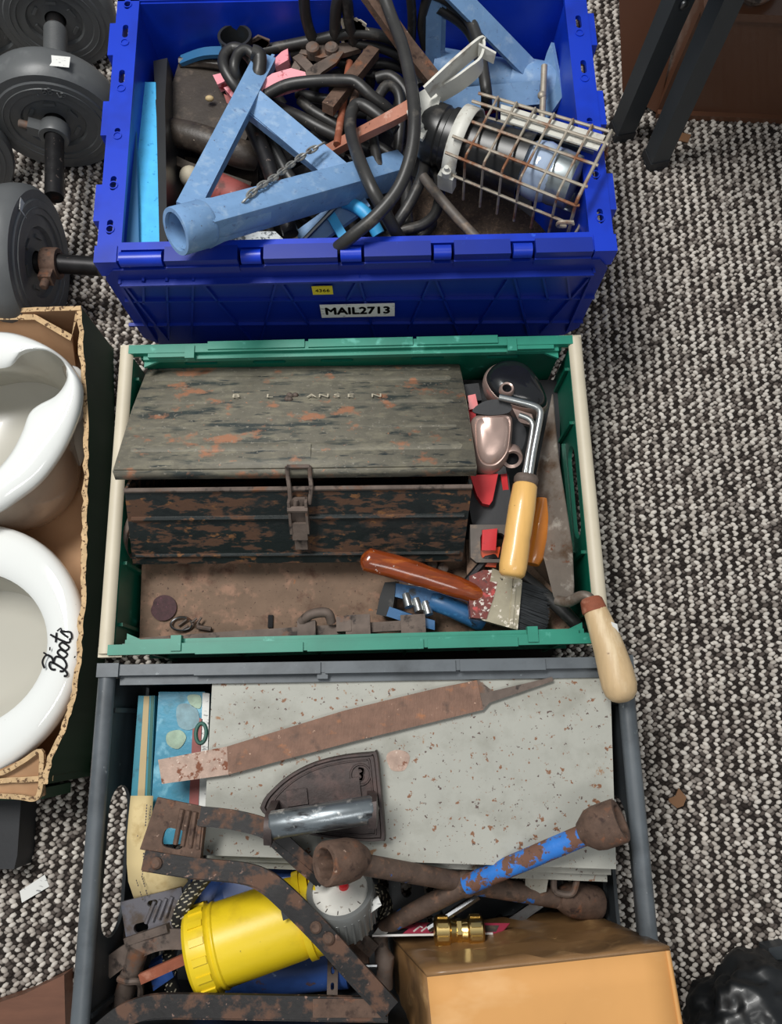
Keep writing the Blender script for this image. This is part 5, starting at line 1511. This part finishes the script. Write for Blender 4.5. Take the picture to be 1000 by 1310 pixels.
# pointing trowel
tr = thing('pointing_trowel', 'steel trowel with long blade and paint specked wooden handle over the rims', 'trowel', P(740, 760, .15))
bl = [(706, 504, .178), (709, 540, .176), (714, 590, .176), (722, 640, .178), (731, 700, .18), (733, 750, .18), (732, 772, .178), (720, 772, .17), (708, 764, .165), (699, 728, .158), (689, 690, .15), (683, 645, .148), (686, 605, .152), (695, 560, .16)]
g = G(); g.slab(PP(*bl), .0022); obj('blade', g, mTrowel, tr)
g = G(); g.tube(spl(PP((712, 768, .172), (726, 770, .182), (742, 763, .198), (752, 764, .204), (758, 772, .206)), 5), .0062, 12); obj('tang', g, mTrowel, tr)
ta, tb_ = P(756, 768, .207), P(797, 898, .222)
g = G(); g.tube([ta.lerp(tb_, t) for t in (-.02, .0, .1, .12)], [.0105, .0125, .0140, .0135], 18); obj('ferrule', g, mOrangeRust, tr)
g = G(); g.tube([ta.lerp(tb_, t) + V((.003 * sin(pi * t), 0, 0)) for t in (.11, .15, .3, .5, .7, .85, .93, .98, 1.0)], [.0132, .0138, .0155, .0172, .0188, .0188, .0165, .0115, .006], 24); obj('handle', g, mWood, tr, sharp=60)
g = G(); pq = ta.lerp(tb_, .38) + V((.011, .004, .0118)); g.slab([pq + V(q) for q in ((-.004, .012, .001), (.003, .010, -.002), (.006, -.010, -.004), (.001, -.012, -.001))], .001); obj('paint_chip', g, mSticker, tr, 'white paint mark')
# ================================================================ black crate contents
# flat grey metal case
case = thing('metal_case', 'flat grey enamelled metal case speckled with rust in the black crate', 'case', P(525, 990, .02))
cA_, cB_, cC_, cD_ = P(272, 862, .186), P(780, 856, .188), P(788, 1112, .190), P(259, 1094, .186)
def cp_(u, v, d=0.0):
    return cD_.lerp(cC_, u).lerp(cA_.lerp(cB_, u), v) + V((0, 0, d))
def caselay(a, b, zt_, th, mat, name, bev, root=case):
    g = G()
    g.slab([cp_(a[0], b[0], zt_), cp_(a[1], b[0], zt_), cp_(a[1], b[1], zt_), cp_(a[0], b[1], zt_)], th, bev, 3, down=(0, 0, -1))
    return obj(name, g, mat, root)
caselay((0, 1), (0, 1), 0, .024, mCase, 'lid', .004)
caselay((-.003, 1.004), (-.05, 1.005), -.027, .004, mCase, 'lid_rim', .0018)
caselay((.0, 1.0), (-.04, 1.0), -.033, .006, mInk, 'gap', .001)
caselay((-.006, 1.002), (-.095, 1.005), -.040, .007, mCase, 'base_rim', .003)
caselay((.004, .996), (-.045, 1.0), -.046, .115, mCase, 'base', .006)
g = G(); p = cp_(.83, -.10, -.046); g.slab([p + V(q) for q in ((-.014, .004, .003), (.012, .004, .003), (.010, -.014, -.006), (-.004, -.018, -.009), (-.013, -.008, -.006))], .004, .001, 1); obj('latch', g, mCase, case)
g = G(); p = cp_(.905, -.095, -.05); g.tube(spl([p + V((-.014, 0, 0)), p + V((-.012, -.014, -.004)), p + V((.006, -.016, -.004)), p + V((.012, 0, 0))], 5), .0035, 8); obj('latch', g, mRustGrey, case)
g = G(); p = P(509, 973, .1875); g.slab([p + V((.0125 * cos(t) * (1 + .12 * sin(3 * t)), .0125 * sin(t) * (1 + .1 * cos(2 * t)), 0)) for t in [2 * pi * k / 20 for k in range(20)]], .0006); obj('chipped_patch', g, mFilePale, case)

# file
fi = thing('flat_file', 'long rusty flat file with tapered tang lying across the grey case', 'file', P(450, 930, .188))
zf = .1945
g = G(); g.slab(PP((290, 955, zf), (440, 909, zf), (560, 880, zf), (610, 870, zf), (618, 908, zf), (450, 949, zf), (292, 991, zf)), .0055, .0008, 1); obj('blade', g, mFile, fi)
g = G(); g.slab(PP((202, 972, zf), (290, 955, zf), (292, 991, zf), (207, 1003, zf)), .0055, .0008, 1); obj('blade_tip', g, mFilePale, fi, 'pale flaking end')
g = G(); g.slab(PP(*[(x_, y_, zf - .0007) for x_, y_ in ((600, 873), (612, 870), (630, 884), (706, 866), (708, 871), (626, 899), (618, 908), (608, 909))]), .0048, .0008, 1); obj('tang', g, mRustGrey, fi)

# flat iron
ir = thing('flat_iron', 'old cast flat iron with steel handle and raised number 3 on the grey case', 'iron', P(430, 1020, .188))
def irl(z, pts): return spl(PP(*[(x, y, z) for x, y in pts]), 4, False)
edge = [(332, 1034), (340, 1018), (366, 994), (400, 976), (440, 966), (478, 962)]
edge2 = [(478, 962), (483, 964), (488, 1010), (493, 1070), (490, 1076)]
edge3 = [(490, 1076), (470, 1077), (430, 1074), (392, 1067), (360, 1054), (338, 1042), (332, 1034)]
zi = .188
out = irl(zi + .018, edge)[:-1] + irl(zi + .018, edge2)[:-1] + irl(zi + .018, edge3)[:-1]
ci = sum(out, V((0, 0, 0))) / len(out)
def isc(s, z): return [V((ci.x + (p.x - ci.x) * s, ci.y + (p.y - ci.y) * s, z)) for p in out]
g = G(); g.loft([isc(1.0, zi), isc(1.01, zi + .004), isc(1.0, zi + .016), isc(.98, zi + .019), isc(.93, zi + .019), isc(.91, zi + .016), isc(.85, zi + .016), isc(.84, zi + .018), isc(.82, zi + .018), isc(.81, zi + .0165), isc(.2, zi + .0165)], (True, True)); obj('base', g, mCast, ir)
text('number', '3', .019, M.Translation(P(461, 991, zi + .0172)) @ M.Rotation(R(-8), 4, 'Z'), mCast, ir, .0016, bold=.0005)
g = G(); g.tube([P(461, 991, zi + .0175) + V((.0105 * cos(t), .0105 * sin(t), 0)) for t in [2 * pi * k / 24 for k in range(24)]], .0011, 6, True); obj('number_ring', g, mCast, ir)
for x, y, w_, h_ in ((380, 1020, .022, .016), (455, 1010, .010, .024)):
    g = G(); g.box(rotz(P(x, y, zi + .0178), 8), (0, 0, 0), (w_, h_, .003), .001, 1); obj('raised_pad', g, mCast, ir)
text('letter', 'B', .016, M.Translation(P(426, 1016, zi + .0168)) @ M.Rotation(R(8), 4, 'Z'), mCast, ir, .0010) if False else None
hA, hB = P(346, 1056, .243), P(478, 1035, .243)
g = G(); g.tube([hA.lerp(hB, t) for t in (0, .02, .98, 1)], [.0125, .0138, .0138, .0125], 24); obj('handle', g, mSteelH, ir, 'bright scuffed steel handle')
for p, q in ((hA, P(352, 1040, zi + .016)), (hB, P(474, 1028, zi + .016))):
    g = G(); g.bar(spl([p + V((0, -.012, -.004)), p, p.lerp(q, .5) + V((0, 0, .004)), q], 5), .026, .008, (1, 0, .1), .001); obj('handle_post', g, mCast, ir)

# books and leaflet beside the case
bk1 = thing('book', 'teal and cream striped book spine upright beside the black crate wall', 'book', P(185, 960, .02))
z = .150
def q4(x0t, x1t, x0b, x1b, yt, yb, z): return PP((x0t, yt, z), (x1t, yt, z), (x1b, yb, z), (x0b, yb, z))
g = G(); g.slab(q4(177, 198, 166, 192, 890, 1040, z), .12, .002, 2, down=(0, 0, -1)); obj('cover', g, mTeal, bk1)
g = G(); g.slab(q4(184, 191, 174.5, 184, 890.5, 1039, z + .0008), .0008); obj('cream_band', g, mTan, bk1, 'cream band')
g = G(); g.slab(q4(193, 197, 187, 191, 890.5, 1039, z + .0008), .0008); obj('green_band', g, mGrnStripe, bk1, 'dark green band')
bk2 = thing('picture_book', 'worn picture book with blue sea cover beside the grey case', 'book', P(230, 960, .02))
z = .150
g = G(); g.slab(PP((203, 885, z), (262, 885, z), (256, 1080, z), (190, 1080, z)), .10, .002, 2, down=(0, 0, -1)); obj('cover', g, mCover, bk2)
g = G(); g.slab(PP((259, 886, z + .001), (268, 887, z + .001), (262, 1075, z + .001), (253, 1075, z + .001)), .001); obj('spine_strip', g, mSticker, bk2, 'white spine strip')
g = G(); g.slab(PP((247, 915, z + .001), (259, 920, z + .001), (252, 1068, z + .001), (240, 1068, z + .001)), .0007); obj('red_patch', g, mRedDull, bk2, 'faded red border')
g = G()
zz = z + .0012
for pts, mt, nm in (([(226, 905), (238, 900), (252, 908), (254, 925), (242, 934), (228, 928)], mRubberGrey, 'grey_blob'), ([(214, 938), (230, 934), (238, 944), (228, 958), (214, 952)], mTan, 'tan_blob'), ([(240, 890), (256, 890), (256, 906), (244, 902)], mTan, 'tan_blob')):
    g = G(); g.slab(spl(PP(*[(x, y, zz) for x, y in pts]), 4, True), .0005); obj('printed_figure', g, mk('faded_print', {'grey_blob': '6f8f98'}.get(nm, '92a892'), 0.4, var=.25, vs=90), bk2)
g = G(); g.tube([P(257, 938, zz + .0006) + V((.006 * cos(t), .011 * sin(t), 0)) for t in [2 * pi * k / 20 for k in range(20)]], .0022, 6, True); obj('printed_ring', g, mGrnStripe, bk2)
lf = thing('leaflet', 'aged cream printed leaflet curling down at the black crate wall', 'leaflet', P(195, 1090, .05))
g = G()
rows = []
for (xl, xr, y, zz) in ((167, 196, 1018, .166), (164, 194, 1048, .168), (162, 200, 1072, .168), (162, 230, 1105, .166), (164, 240, 1128, .160), (170, 225, 1146, .145), (178, 205, 1166, .12)):
    rows.append([P(xl, y, zz), P((xl * 2 + xr) / 3, y, zz + .002), P((xl + 2 * xr) / 3, y, zz + .002), P(xr, y, zz)])
g.loft(rows, (False, False), False)
o = obj('sheet', g, mPaper, lf); so = o.modifiers.new('thick', 'SOLIDIFY'); so.thickness = .004
for k, (x0, y0, x1, y1) in enumerate(((188, 1025, 182, 1120), (193, 1030, 187, 1090), (176, 1060, 176, 1075), (181, 1120, 190, 1150), (174, 1125, 184, 1155))):
    g = G()
    a, b = P(x0, y0, .1755 - (.008 if y1 > 1130 else 0)), P(x1, y1, .1755 - (.020 if y1 > 1130 else 0))
    n = max(4, int((b - a).length / .0028))
    r3 = random.Random(k)
    for j in range(n):
        if r3.random() < .8:
            c = a.lerp(b, (j + .5) / n)
            g.box(frame(c, b - a, Zup), (0, 0, 0), (.0019, .0007 + .0008 * r3.random(), .0004))
    obj('print_line', g, mRubberGrey, lf, kind='stuff')

# yellow foot pump
fp_ = thing('foot_pump', 'yellow barrelled foot pump with round gauge and rusty black frame', 'foot pump', P(320, 1200, .02))
g = G()
tpq = PP((201, 1020, .222), (263, 1033, .224), (256, 1102, .222), (180, 1086, .218))
g.plate(frame(P(224, 1060, .222), (tpq[1] - tpq[0]), Zup), [((p - P(224, 1060, .222)).dot((tpq[1] - tpq[0]).normalized()), (p - P(224, 1060, .222)).dot(Zup.cross((tpq[1] - tpq[0]).normalized()))) for p in (tpq[3], tpq[2], tpq[1], tpq[0])], [rrect(*(lambda q: (q.dot((tpq[1] - tpq[0]).normalized()), q.dot(Zup.cross((tpq[1] - tpq[0]).normalized()))))(P(222, 1073, .222) - P(224, 1060, .222)), .0115, .0095, .006)], .004)
tread = obj('tread_plate', g, mRust, fp_)
tn = (tpq[1] - tpq[0]).normalized()
for k in range(4):
    g = G(); a = tpq[0].lerp(tpq[1], .55 + .13 * k); b = tpq[3].lerp(tpq[2], .55 + .13 * k); a, b = a.lerp(b, .12), a.lerp(b, .78); g.tube([a + V((0, 0, .001)), b + V((0, 0, .001))], .0028, 6); obj('tread_ridge', g, mRust, tread)
g = G(); g.bar(PP((262, 1036, .220), (255, 1100, .217)), .004, .012, Zup); obj('plate_lip', g, mRust, tread)
g = G(); g.bar(spl(PP((256, 1050, .216), (300, 1055, .216), (338, 1064, .215), (352, 1078, .213), (380, 1100, .205), (408, 1124, .19)), 6), .006, .024, Zup); obj('frame_bar', g, mRustBlk, fp_)
g = G(); g.bar(spl(PP((256, 1044, .226), (300, 1049, .226), (340, 1060, .225), (358, 1076, .222), (384, 1100, .214), (412, 1124, .198)), 6), .019, .004, Zup); obj('frame_bar', g, mRustBlk, fp_)
g = G(); g.bar(spl(PP((184, 1100, .222), (250, 1110, .222), (310, 1116, .222), (340, 1126, .222), (366, 1146, .222), (410, 1190, .215), (460, 1246, .205), (500, 1290, .198)), 6), .019, .005, Zup, ); obj('frame_bar', g, mRustBlk, fp_)
g = G(); g.bar(spl(PP((186, 1110, .212), (250, 1120, .212), (308, 1126, .212), (334, 1136, .212), (358, 1156, .212), (402, 1200, .205), (452, 1256, .195), (492, 1298, .188)), 6), .004, .018, Zup, ); obj('frame_bar', g, mRustBlk, fp_)
for x, y, z_ in ((200, 1104, .226), (404, 1186, .219), (420, 1200, .217)):
    g = G(); g.lathe(M.Translation(P(x, y, z_ - .001)), [(.006, -.002), (.006, .002), (.004, .004)], 12, (True, True)); obj('rivet', g, mRust, fp_)
g = G(); g.bar(spl(PP((120, 1330, .19), (150, 1304, .19), (175, 1292, .19), (205, 1286, .19), (260, 1286, .19), (380, 1288, .19), (470, 1290, .19), (496, 1290, .19)), 6), .021, .006, Zup); obj('frame_bar', g, mRustBlk, fp_)
g = G(); g.bar(spl(PP((150, 1316, .18), (176, 1302, .18), (205, 1297, .18), (260, 1297, .18), (380, 1299, .18), (496, 1301, .18)), 6), .004, .02, Zup); obj('frame_bar', g, mRustBlk, fp_)
g = G(); g.slab(PP((400, 1278, .194), (490, 1278, .194), (502, 1288, .194), (494, 1302, .194), (400, 1302, .194)), .007, .002); obj('frame_joint', g, mRust, fp_)
ya, yb = P(258, 1217, .152), P(391, 1170, .146)
yd = (yb - ya).normalized()
g = G(); g.tube([ya.lerp(yb, t) for t in (.02, .1, .9, 1.0)], [.0425, .0425, .0418, .040], 40); obj('barrel', g, mYellow, fp_, 'yellow painted barrel')
ym = frame(ya, Zup - yd * yd.z, yd)
g = G(); g.lathe(ym, [(r_ * .935, h_) for r_, h_ in ((.036, -.004), (.043, -.010), (.0475, -.006), (.0485, .002), (.0485, .014), (.046, .016), (.0455, .0175), (.047, .0195), (.047, .0215), (.0455, .023))], 44, (True, False))
for k in range(16):
    g.box(ym @ M.Rotation(2 * pi * k / 16, 4, 'Z'), (.0454, 0, .006), (.003, .007, .015), .001, 1)
obj('end_cap', g, mYellow, fp_, 'ribbed yellow end cap')
g = G(); g.tube([yb, yb + yd * .012, yb + yd * .012, yb + yd * .02], [.043, .044, .03, .02], 32); obj('far_cap', g, mYellow, fp_)
g = G(); g.lathe(frame(yb, Zup - yd * yd.z, yd), [(.038, -.004), (.0455, -.004), (.0455, .003), (.036, .005), (.036, .012), (.044, .014), (.044, .02), (.02, .022)], 36, (False, True)); obj('yellow_flange', g, mYellow, fp_)
g = G(); g.slab(PP((358, 1160, .2), (366, 1162, .2), (376, 1172, .198), (362, 1178, .196)), .001); obj('silver_label', g, mChrome, fp_)
# gauge
gm_ = frame(P(435, 1140, .182), V((1, .1, 0)), V((-.52, .58, .62)))
g = G(); g.lathe(gm_ @ M.Translation((0, 0, 0)), [(.030, -.045), (.035, -.040), (.036, -.02), (.0365, .0), (.035, .004), (.030, .004), (.029, 0)], 36, (True, False))
for k in range(30):
    g.box(gm_ @ M.Rotation(2 * pi * k / 30, 4, 'Z'), (.0362, 0, -.022), (.0016, .0022, .034))
gz = obj('gauge_body', g, mGlassCap, fp_, 'grey translucent gauge body')
g = G(); g.lathe(gm_, [(.030, .001), (.0001, .0012)], 32); obj('dial', g, mDial, gz, 'stained white dial')
g = G(); g.lathe(gm_ @ M.Translation((.004, .004, .001)), [(.0055, 0), (.005, .005), (.002, .006)], 16, (False, True)); obj('dial_hub', g, mRed, gz, 'red hub')
for k in range(11):
    a = R(-40 - 28 * k)
    g = G(); g.box(gm_ @ M.Rotation(a, 4, 'Z'), (.0255, 0, .0016), (.004, .0008, .0004)); obj('dial_tick', g, mRubberGrey, gz)
g = G(); g.slab(PP((470, 1158, .19), (484, 1148, .19), (488, 1158, .188), (474, 1168, .186)), .003, .001, 1); obj('valve_tag', g, mSticker, fp_, 'white valve tag')
g = G(); g.bar(PP((180, 1252, .165), (242, 1224, .165)), .010, .008, Zup, .001); obj('push_rod', g, mOrangeRust, fp_)
g = G(); g.tube(PP((484, 1196, .11), (488, 1216, .11), (492, 1226, .11), (492, 1246, .108), (490, 1262, .106)), [.010, .008, .011, .009, .011], 12); obj('linkage', g, mRustGrey, fp_)
g = G(); g.slab(PP((424, 1200, .10), (470, 1202, .10), (472, 1240, .10), (426, 1240, .10)), .02, .003); obj('linkage_block', g, mRust, fp_)
g = G(); g.tube(PP((452, 1236, .12), (482, 1236, .12)), .0025, 8); obj('linkage_pin', g, mChrome, fp_)
g = G(); g.plate(frame(P(425, 1262, .10), (1, 0, 0), Zup), [(-.006, -.03), (.006, -.03), (.006, .03), (-.006, .03)], [stadium(0, -.018, .002, .004, 3), stadium(0, 0, .002, .004, 3), stadium(0, .016, .002, .004, 3)], .003); obj('drilled_strip', g, mRustGrey, fp_)
g = G(); g.bar(PP((436, 1178, .13), (478, 1216, .12)), .016, .006, Zup, .001); obj('lower_arm', g, mRustGrey, fp_)

# blue foot pump underneath
bp = thing('foot_pump', 'blue barrelled foot pump with ribbed tread plate under the yellow one', 'foot pump', P(300, 1180, .02))
g = G(); g.tube(PP((256, 1158, .07), (420, 1134, .075)), [.045, .045], 32); obj('barrel', g, mBlueBarrel, bp)
g = G(); g.tube(PP((258, 1240, .06), (444, 1222, .065)), [.034, .034], 32); obj('lower_barrel', g, mBlueBarrel, bp)
g = G(); g.slab(PP((282, 1128, .13), (420, 1118, .125), (420, 1130, .13), (290, 1170, .14), (270, 1160, .14)), .01, .004); obj('shroud', g, mBlueBarrel, bp)
tq = PP((187, 1146, .152), (232, 1135, .158), (216, 1184, .158), (162, 1202, .146))
fo = P(200, 1168, .153); tx = (tq[1] - tq[0]).normalized()
tnm = (tq[1] - tq[0]).cross(tq[3] - tq[0]).normalized()
if tnm.z < 0: tnm = -tnm
tf = frame(fo, tx, tnm)
tfi = tf.inverted()
l2 = [((tfi @ p).x, (tfi @ p).y) for p in tq][::-1]
h1_, h2_ = tfi @ P(180, 1187, .15), tfi @ P(194, 1156, .155)
g = G(); g.plate(tf, l2, [stadium(h1_.x, h1_.y, .0085, .005), stadium(h2_.x, h2_.y, .006, .003)], .003); mTread = mk('blue_grey_worn_steel', '66646a', 0.6, 0.2, patches=[('54483f', 40, 0.48, 0.62, 8), ('54688c', 20, 0.58, 0.7, 5)], bump=(160, .2)); tp2 = obj('tread_plate', g, mTread, bp)
for k in range(4):
    g = G(); a = tq[0].lerp(tq[1], .35 + .16 * k); b = tq[3].lerp(tq[2], .35 + .16 * k); g.tube([a.lerp(b, .2) + tnm * .001, a.lerp(b, .72) + tnm * .001], .0022, 6); obj('tread_ridge', g, mTread, tp2)
g = G(); g.bar(PP((162, 1204, .148), (216, 1186, .158)), .008, .010, Zup, .002); obj('plate_lip', g, mRustGrey, tp2)
g = G(); g.bar(spl(PP((138, 1238, .14), (160, 1222, .145), (190, 1206, .150), (214, 1200, .152), (240, 1200, .15)), 5), .020, .012, Zup, .002); obj('side_arm', g, mRustGrey, bp)
g = G(); g.tube(PP((178, 1212, .15), (168, 1244, .14), (158, 1275, .13), (150, 1300, .12)), [.011, .0115, .0105, .010], 14); obj('pivot_tube', g, mRustGrey, bp)
g = G(); g.tube(spl(PP((152, 1252, .150), (164, 1256, .156), (176, 1256, .154), (180, 1262, .148), (180, 1274, .14)), 5), .0035, 8); obj('spring_clip', g, mRustGrey, bp)
g = G(); g.slab(PP((160, 1180, .12), (172, 1172, .125), (166, 1215, .12), (156, 1205, .115)), .006, .002); obj('side_lug', g, mRustGrey, bp)
g = G(); g.slab(PP((190, 1236, .115), (214, 1222, .12), (222, 1250, .11), (196, 1268, .105)), .01, .003); obj('lower_lug', g, mBlueBarrel, bp)

def braided(pts, label, r=.0078):
    h = thing('braided_hose', label, 'hose', P(*pts[0]))
    c = spl([P(*p) for p in pts], 10)
    g = G(); g.tube(c, r, 12); obj('sleeve', g, mBraid, h)
    g = G()
    for i in range(2, len(c) - 2, 3):
        t = (c[i + 1] - c[i - 1]).normalized()
        s_ = t.cross(Zup).normalized(); u_ = s_.cross(t)
        for k in range(5):
            a = R(-70 + 35 * k) + (i % 4) * .3
            n_ = u_ * cos(a) + s_ * sin(a)
            q = c[i] + n_ * r
            g.box(frame(q, t * .8 + (s_ * cos(a) - u_ * sin(a)) * .6, n_), (0, 0, 0), (.0042, .0013, .0008))
    obj('fleck', g, mFleck, h, kind='stuff')
braided([(264, 1120, .17), (246, 1142, .165), (232, 1166, .16), (222, 1200, .13), (216, 1230, .11), (220, 1262, .09), (234, 1292, .07)], 'black flecked braided hose looping behind the yellow pump cap')
braided([(466, 1150, .06), (484, 1140, .055), (494, 1160, .05), (490, 1185, .05), (480, 1210, .045)], 'black flecked braided hose bend beside the round gauge')
braided([(340, 1280, .035), (380, 1266, .04), (420, 1250, .045), (440, 1242, .05)], 'straight black flecked braided hose under the pump frame', .006)

# wheel brace
wb = thing('wheel_brace', 'four armed rusty wheel brace with one worn bright blue arm', 'wheel brace', P(600, 1120, .05))
eA, eX, eB = P(752, 1066, .232), P(596, 1132, .165), P(492, 1186, .115)
eC, eD = P(454, 1104, .232), P(720, 1150, .115)
g = G(); g.tube([eA, eX], .0105, 18); obj('blue_arm', g, mBraceBlue, wb, 'arm with bright blue paint')
g = G(); g.tube([eX, eX.lerp(eB, .5), eB, eB + (eB - eX).normalized() * .012], [.0105, .0105, .009, .004], 16); obj('lever_arm', g, mBrace, wb)
g = G(); g.tube([eC, eX + V((0, 0, -.012))], .0105, 18); obj('arm', g, mBrace, wb)
g = G(); g.tube([eX + V((0, 0, -.012)), eD], .0112, 18); obj('arm', g, mBrace, wb)
g = G(); g.ball(M.Translation(eX + V((0, 0, -.006))), (.0145, .0145, .014), 14, 10); obj('weld', g, mBrace, wb)
def socket(c, d, r, L_, name='socket'):
    d = d.normalized()
    m = frame(c, V((0, 0, 1)) - d * d.z, d)
    g = G()
    g.lathe(m, [(.0108, -L_ * .55), (r * .92, -L_ * .25), (r, -L_ * .05), (r * 1.0, L_ * .5), (r * .94, L_ * .55), (r * .72, L_ * .55)], 24, (True, False))
    s = [m @ V((r * .72 * cos(2 * pi * k / 24), r * .72 * sin(2 * pi * k / 24), L_ * .55)) for k in range(24)]
    hx = [m @ V((r * .66 / max(cos(((2 * pi * k / 24) % (pi / 3)) - pi / 6), .8) * .93 * cos(2 * pi * k / 24), r * .66 / max(cos(((2 * pi * k / 24) % (pi / 3)) - pi / 6), .8) * .93 * sin(2 * pi * k / 24), L_ * .5)) for k in range(24)]
    hb_ = [p - d * L_ * .6 for p in hx]
    g.loft([s, hx, hb_], (False, True))
    return obj(name, g, mRust, wb)
socket(P(768, 1058, .238), V((.82, .35, .42)), .0215, .040)
socket(P(441, 1101, .240), V((-.70, -.02, .60)), .0212, .046)
socket(P(738, 1152, .112), eD - eX, .019, .05)

g = G(); g.bar(PP((668, 1142, .07), (694, 1152, .07), (640, 1190, .06)), .012, .004); tag(obj('zinc_strip', g, mChrome), 'dull steel strip under the wheel brace near the cardboard box', 'strip')
g = G(); g.tube(PP((548, 1188, .13), (612, 1146, .14)), .0042, 8); tag(obj('steel_rod', g, mChrome), 'thin bright steel rod beneath the blue brace arm', 'rod')

# tilted cardboard box
bo = thing('cardboard_box', 'orange brown cardboard box with greasy dark side standing in the black crate', 'box', P(680, 1280, .02))
T0, T1 = P(546, 1250, .24), P(857, 1216, .24)
L0, L1 = P(498, 1197, .045), P(736, 1164, .045)
ed = (T1 - T0).normalized()
nd = V((ed.y, -ed.x, 0))
dpt = nd * .16
T2, T3 = T1 + dpt, T0 + dpt
L2_, L3_ = L1 + dpt, L0 + dpt
def quadpanel(pts, th, mat, name, lbl=None, nu=8, nv=6, amp=.0012, seed=0):
    g = G()
    r_ = random.Random(seed)
    n_ = (pts[1] - pts[0]).cross(pts[3] - pts[0]).normalized()
    grid = []
    for j in range(nv + 1):
        row = []
        for i in range(nu + 1):
            e = (i in (0, nu)) or (j in (0, nv))
            p = pts[0].lerp(pts[1], i / nu).lerp(pts[3].lerp(pts[2], i / nu), j / nv)
            row.append(p + n_ * (0 if e else r_.uniform(-amp, amp)))
        grid.append(row)
    g.loft(grid, (False, False), False)
    o = obj(name, g, mat, bo, lbl)
    so = o.modifiers.new('thick', 'SOLIDIFY'); so.thickness = th; so.offset = -1
    return o
quadpanel([T0, T1, T2, T3], .004, mBoxOrange, 'top_panel', 'bright orange brown face')
quadpanel([L0, L1, T1, T0], .004, mBoxTape, 'taped_side', 'greasy brown taped side', 12, 10, .0035, 3)
quadpanel([L3_, L0, T0, T3], .004, mBoxTape, 'taped_side', 'greasy brown taped side', 8, 8, .0022, 5)
quadpanel([L1, L2_, T2, T1], .004, mBoxOrange, 'side_panel')
quadpanel([T3, T2, L2_, L3_], .004, mBoxOrange, 'side_panel')
g = G(); a0_, a1_ = L0.lerp(T0, .50), L1.lerp(T1, .5); b0_, b1_ = L0.lerp(T0, .62), L1.lerp(T1, .58); nn = (L1 - L0).cross(T0 - L0).normalized(); nn = nn if nn.y > 0 else -nn
g.slab([p + nn * .0012 for p in (a0_, a1_, b1_, b0_)], .0006); obj('tape_strip', g, mBoxTape, bo)

# brass hose connector on its card
hc = thing('hose_connector', 'brass hose connector on crimson printed card beside the cardboard box', 'hose connector', P(565, 1185, .09))
k0, k1 = P(476, 1197, .128), P(640, 1194, .128)
ka, kb = P(488, 1180, .112), P(652, 1181, .112)
cdir = (k1 - k0).normalized()
def kp(u, v, d=.0): 
    return k0.lerp(k1, u).lerp(ka.lerp(kb, u), v) + V((0, 0, d))
g = G(); g.slab([kp(0, 0), kp(.94, 0), kp(1.0, .25), kp(1, 1), kp(0, 1)], .0016); obj('card', g, mCardRed, hc)
g = G(); g.slab([kp(.0, .05, .0006), kp(.1, .05, .0006), kp(.12, .98, .0006), kp(.0, .98, .0006)], .0006); obj('white_panel', g, mPrintWhite, hc)
g = G(); g.slab([kp(.1, .05, .0008), kp(.22, .05, .0008), kp(.27, .98, .0008), kp(.12, .98, .0008)], .0006); obj('black_panel', g, mPrintBlack, hc)
g = G(); g.slab([kp(.78, .2, .0008), kp(.95, .2, .0008), kp(.93, .8, .0008), kp(.77, .8, .0008)], .0006); obj('grey_panel', g, mRubberGrey, hc)
g = G(); g.bar([kp(0, 0, -.0003), kp(.94, 0, -.0003)], .002, .002); obj('card_edge', g, mPrintWhite, hc)
for s in (.30, .36):
    g = G(); g.tube([kp(s, .3, .001), kp(s + .02, .7, .001), kp(s + .05, .6, .001)], .0009, 5); obj('printed_curl', g, mPrintWhite, hc)
br = kp(.62, .62, .017)
bmx = frame(br, Zup, cdir)
g = G(); g.lathe(bmx, [(.008, -.028), (.0135, -.027), (.0155, -.025), (.0155, -.011), (.0125, -.009), (.0115, -.005), (.0105, .0), (.0115, .005), (.0125, .009), (.0155, .011), (.0155, .025), (.0135, .027), (.008, .028)], 32, (True, True)); o = obj('coupling', g, mBrass, hc, 'ribbed brass coupling')
for s in (-1, 1):
    for k in range(8):
        g = G(); g.box(bmx @ M.Rotation(2 * pi * k / 8 + .2, 4, 'Z'), (.0158, 0, s * .018), (.0022, .0045, .011), .0008, 1); obj('grip_rib', g, mBrass, o)
g = G(); g.lathe(bmx, [(.0118, -.003), (.0135, -.0025), (.0135, .0025), (.0118, .003)], 6); obj('hex_band', g, mBrass, o)
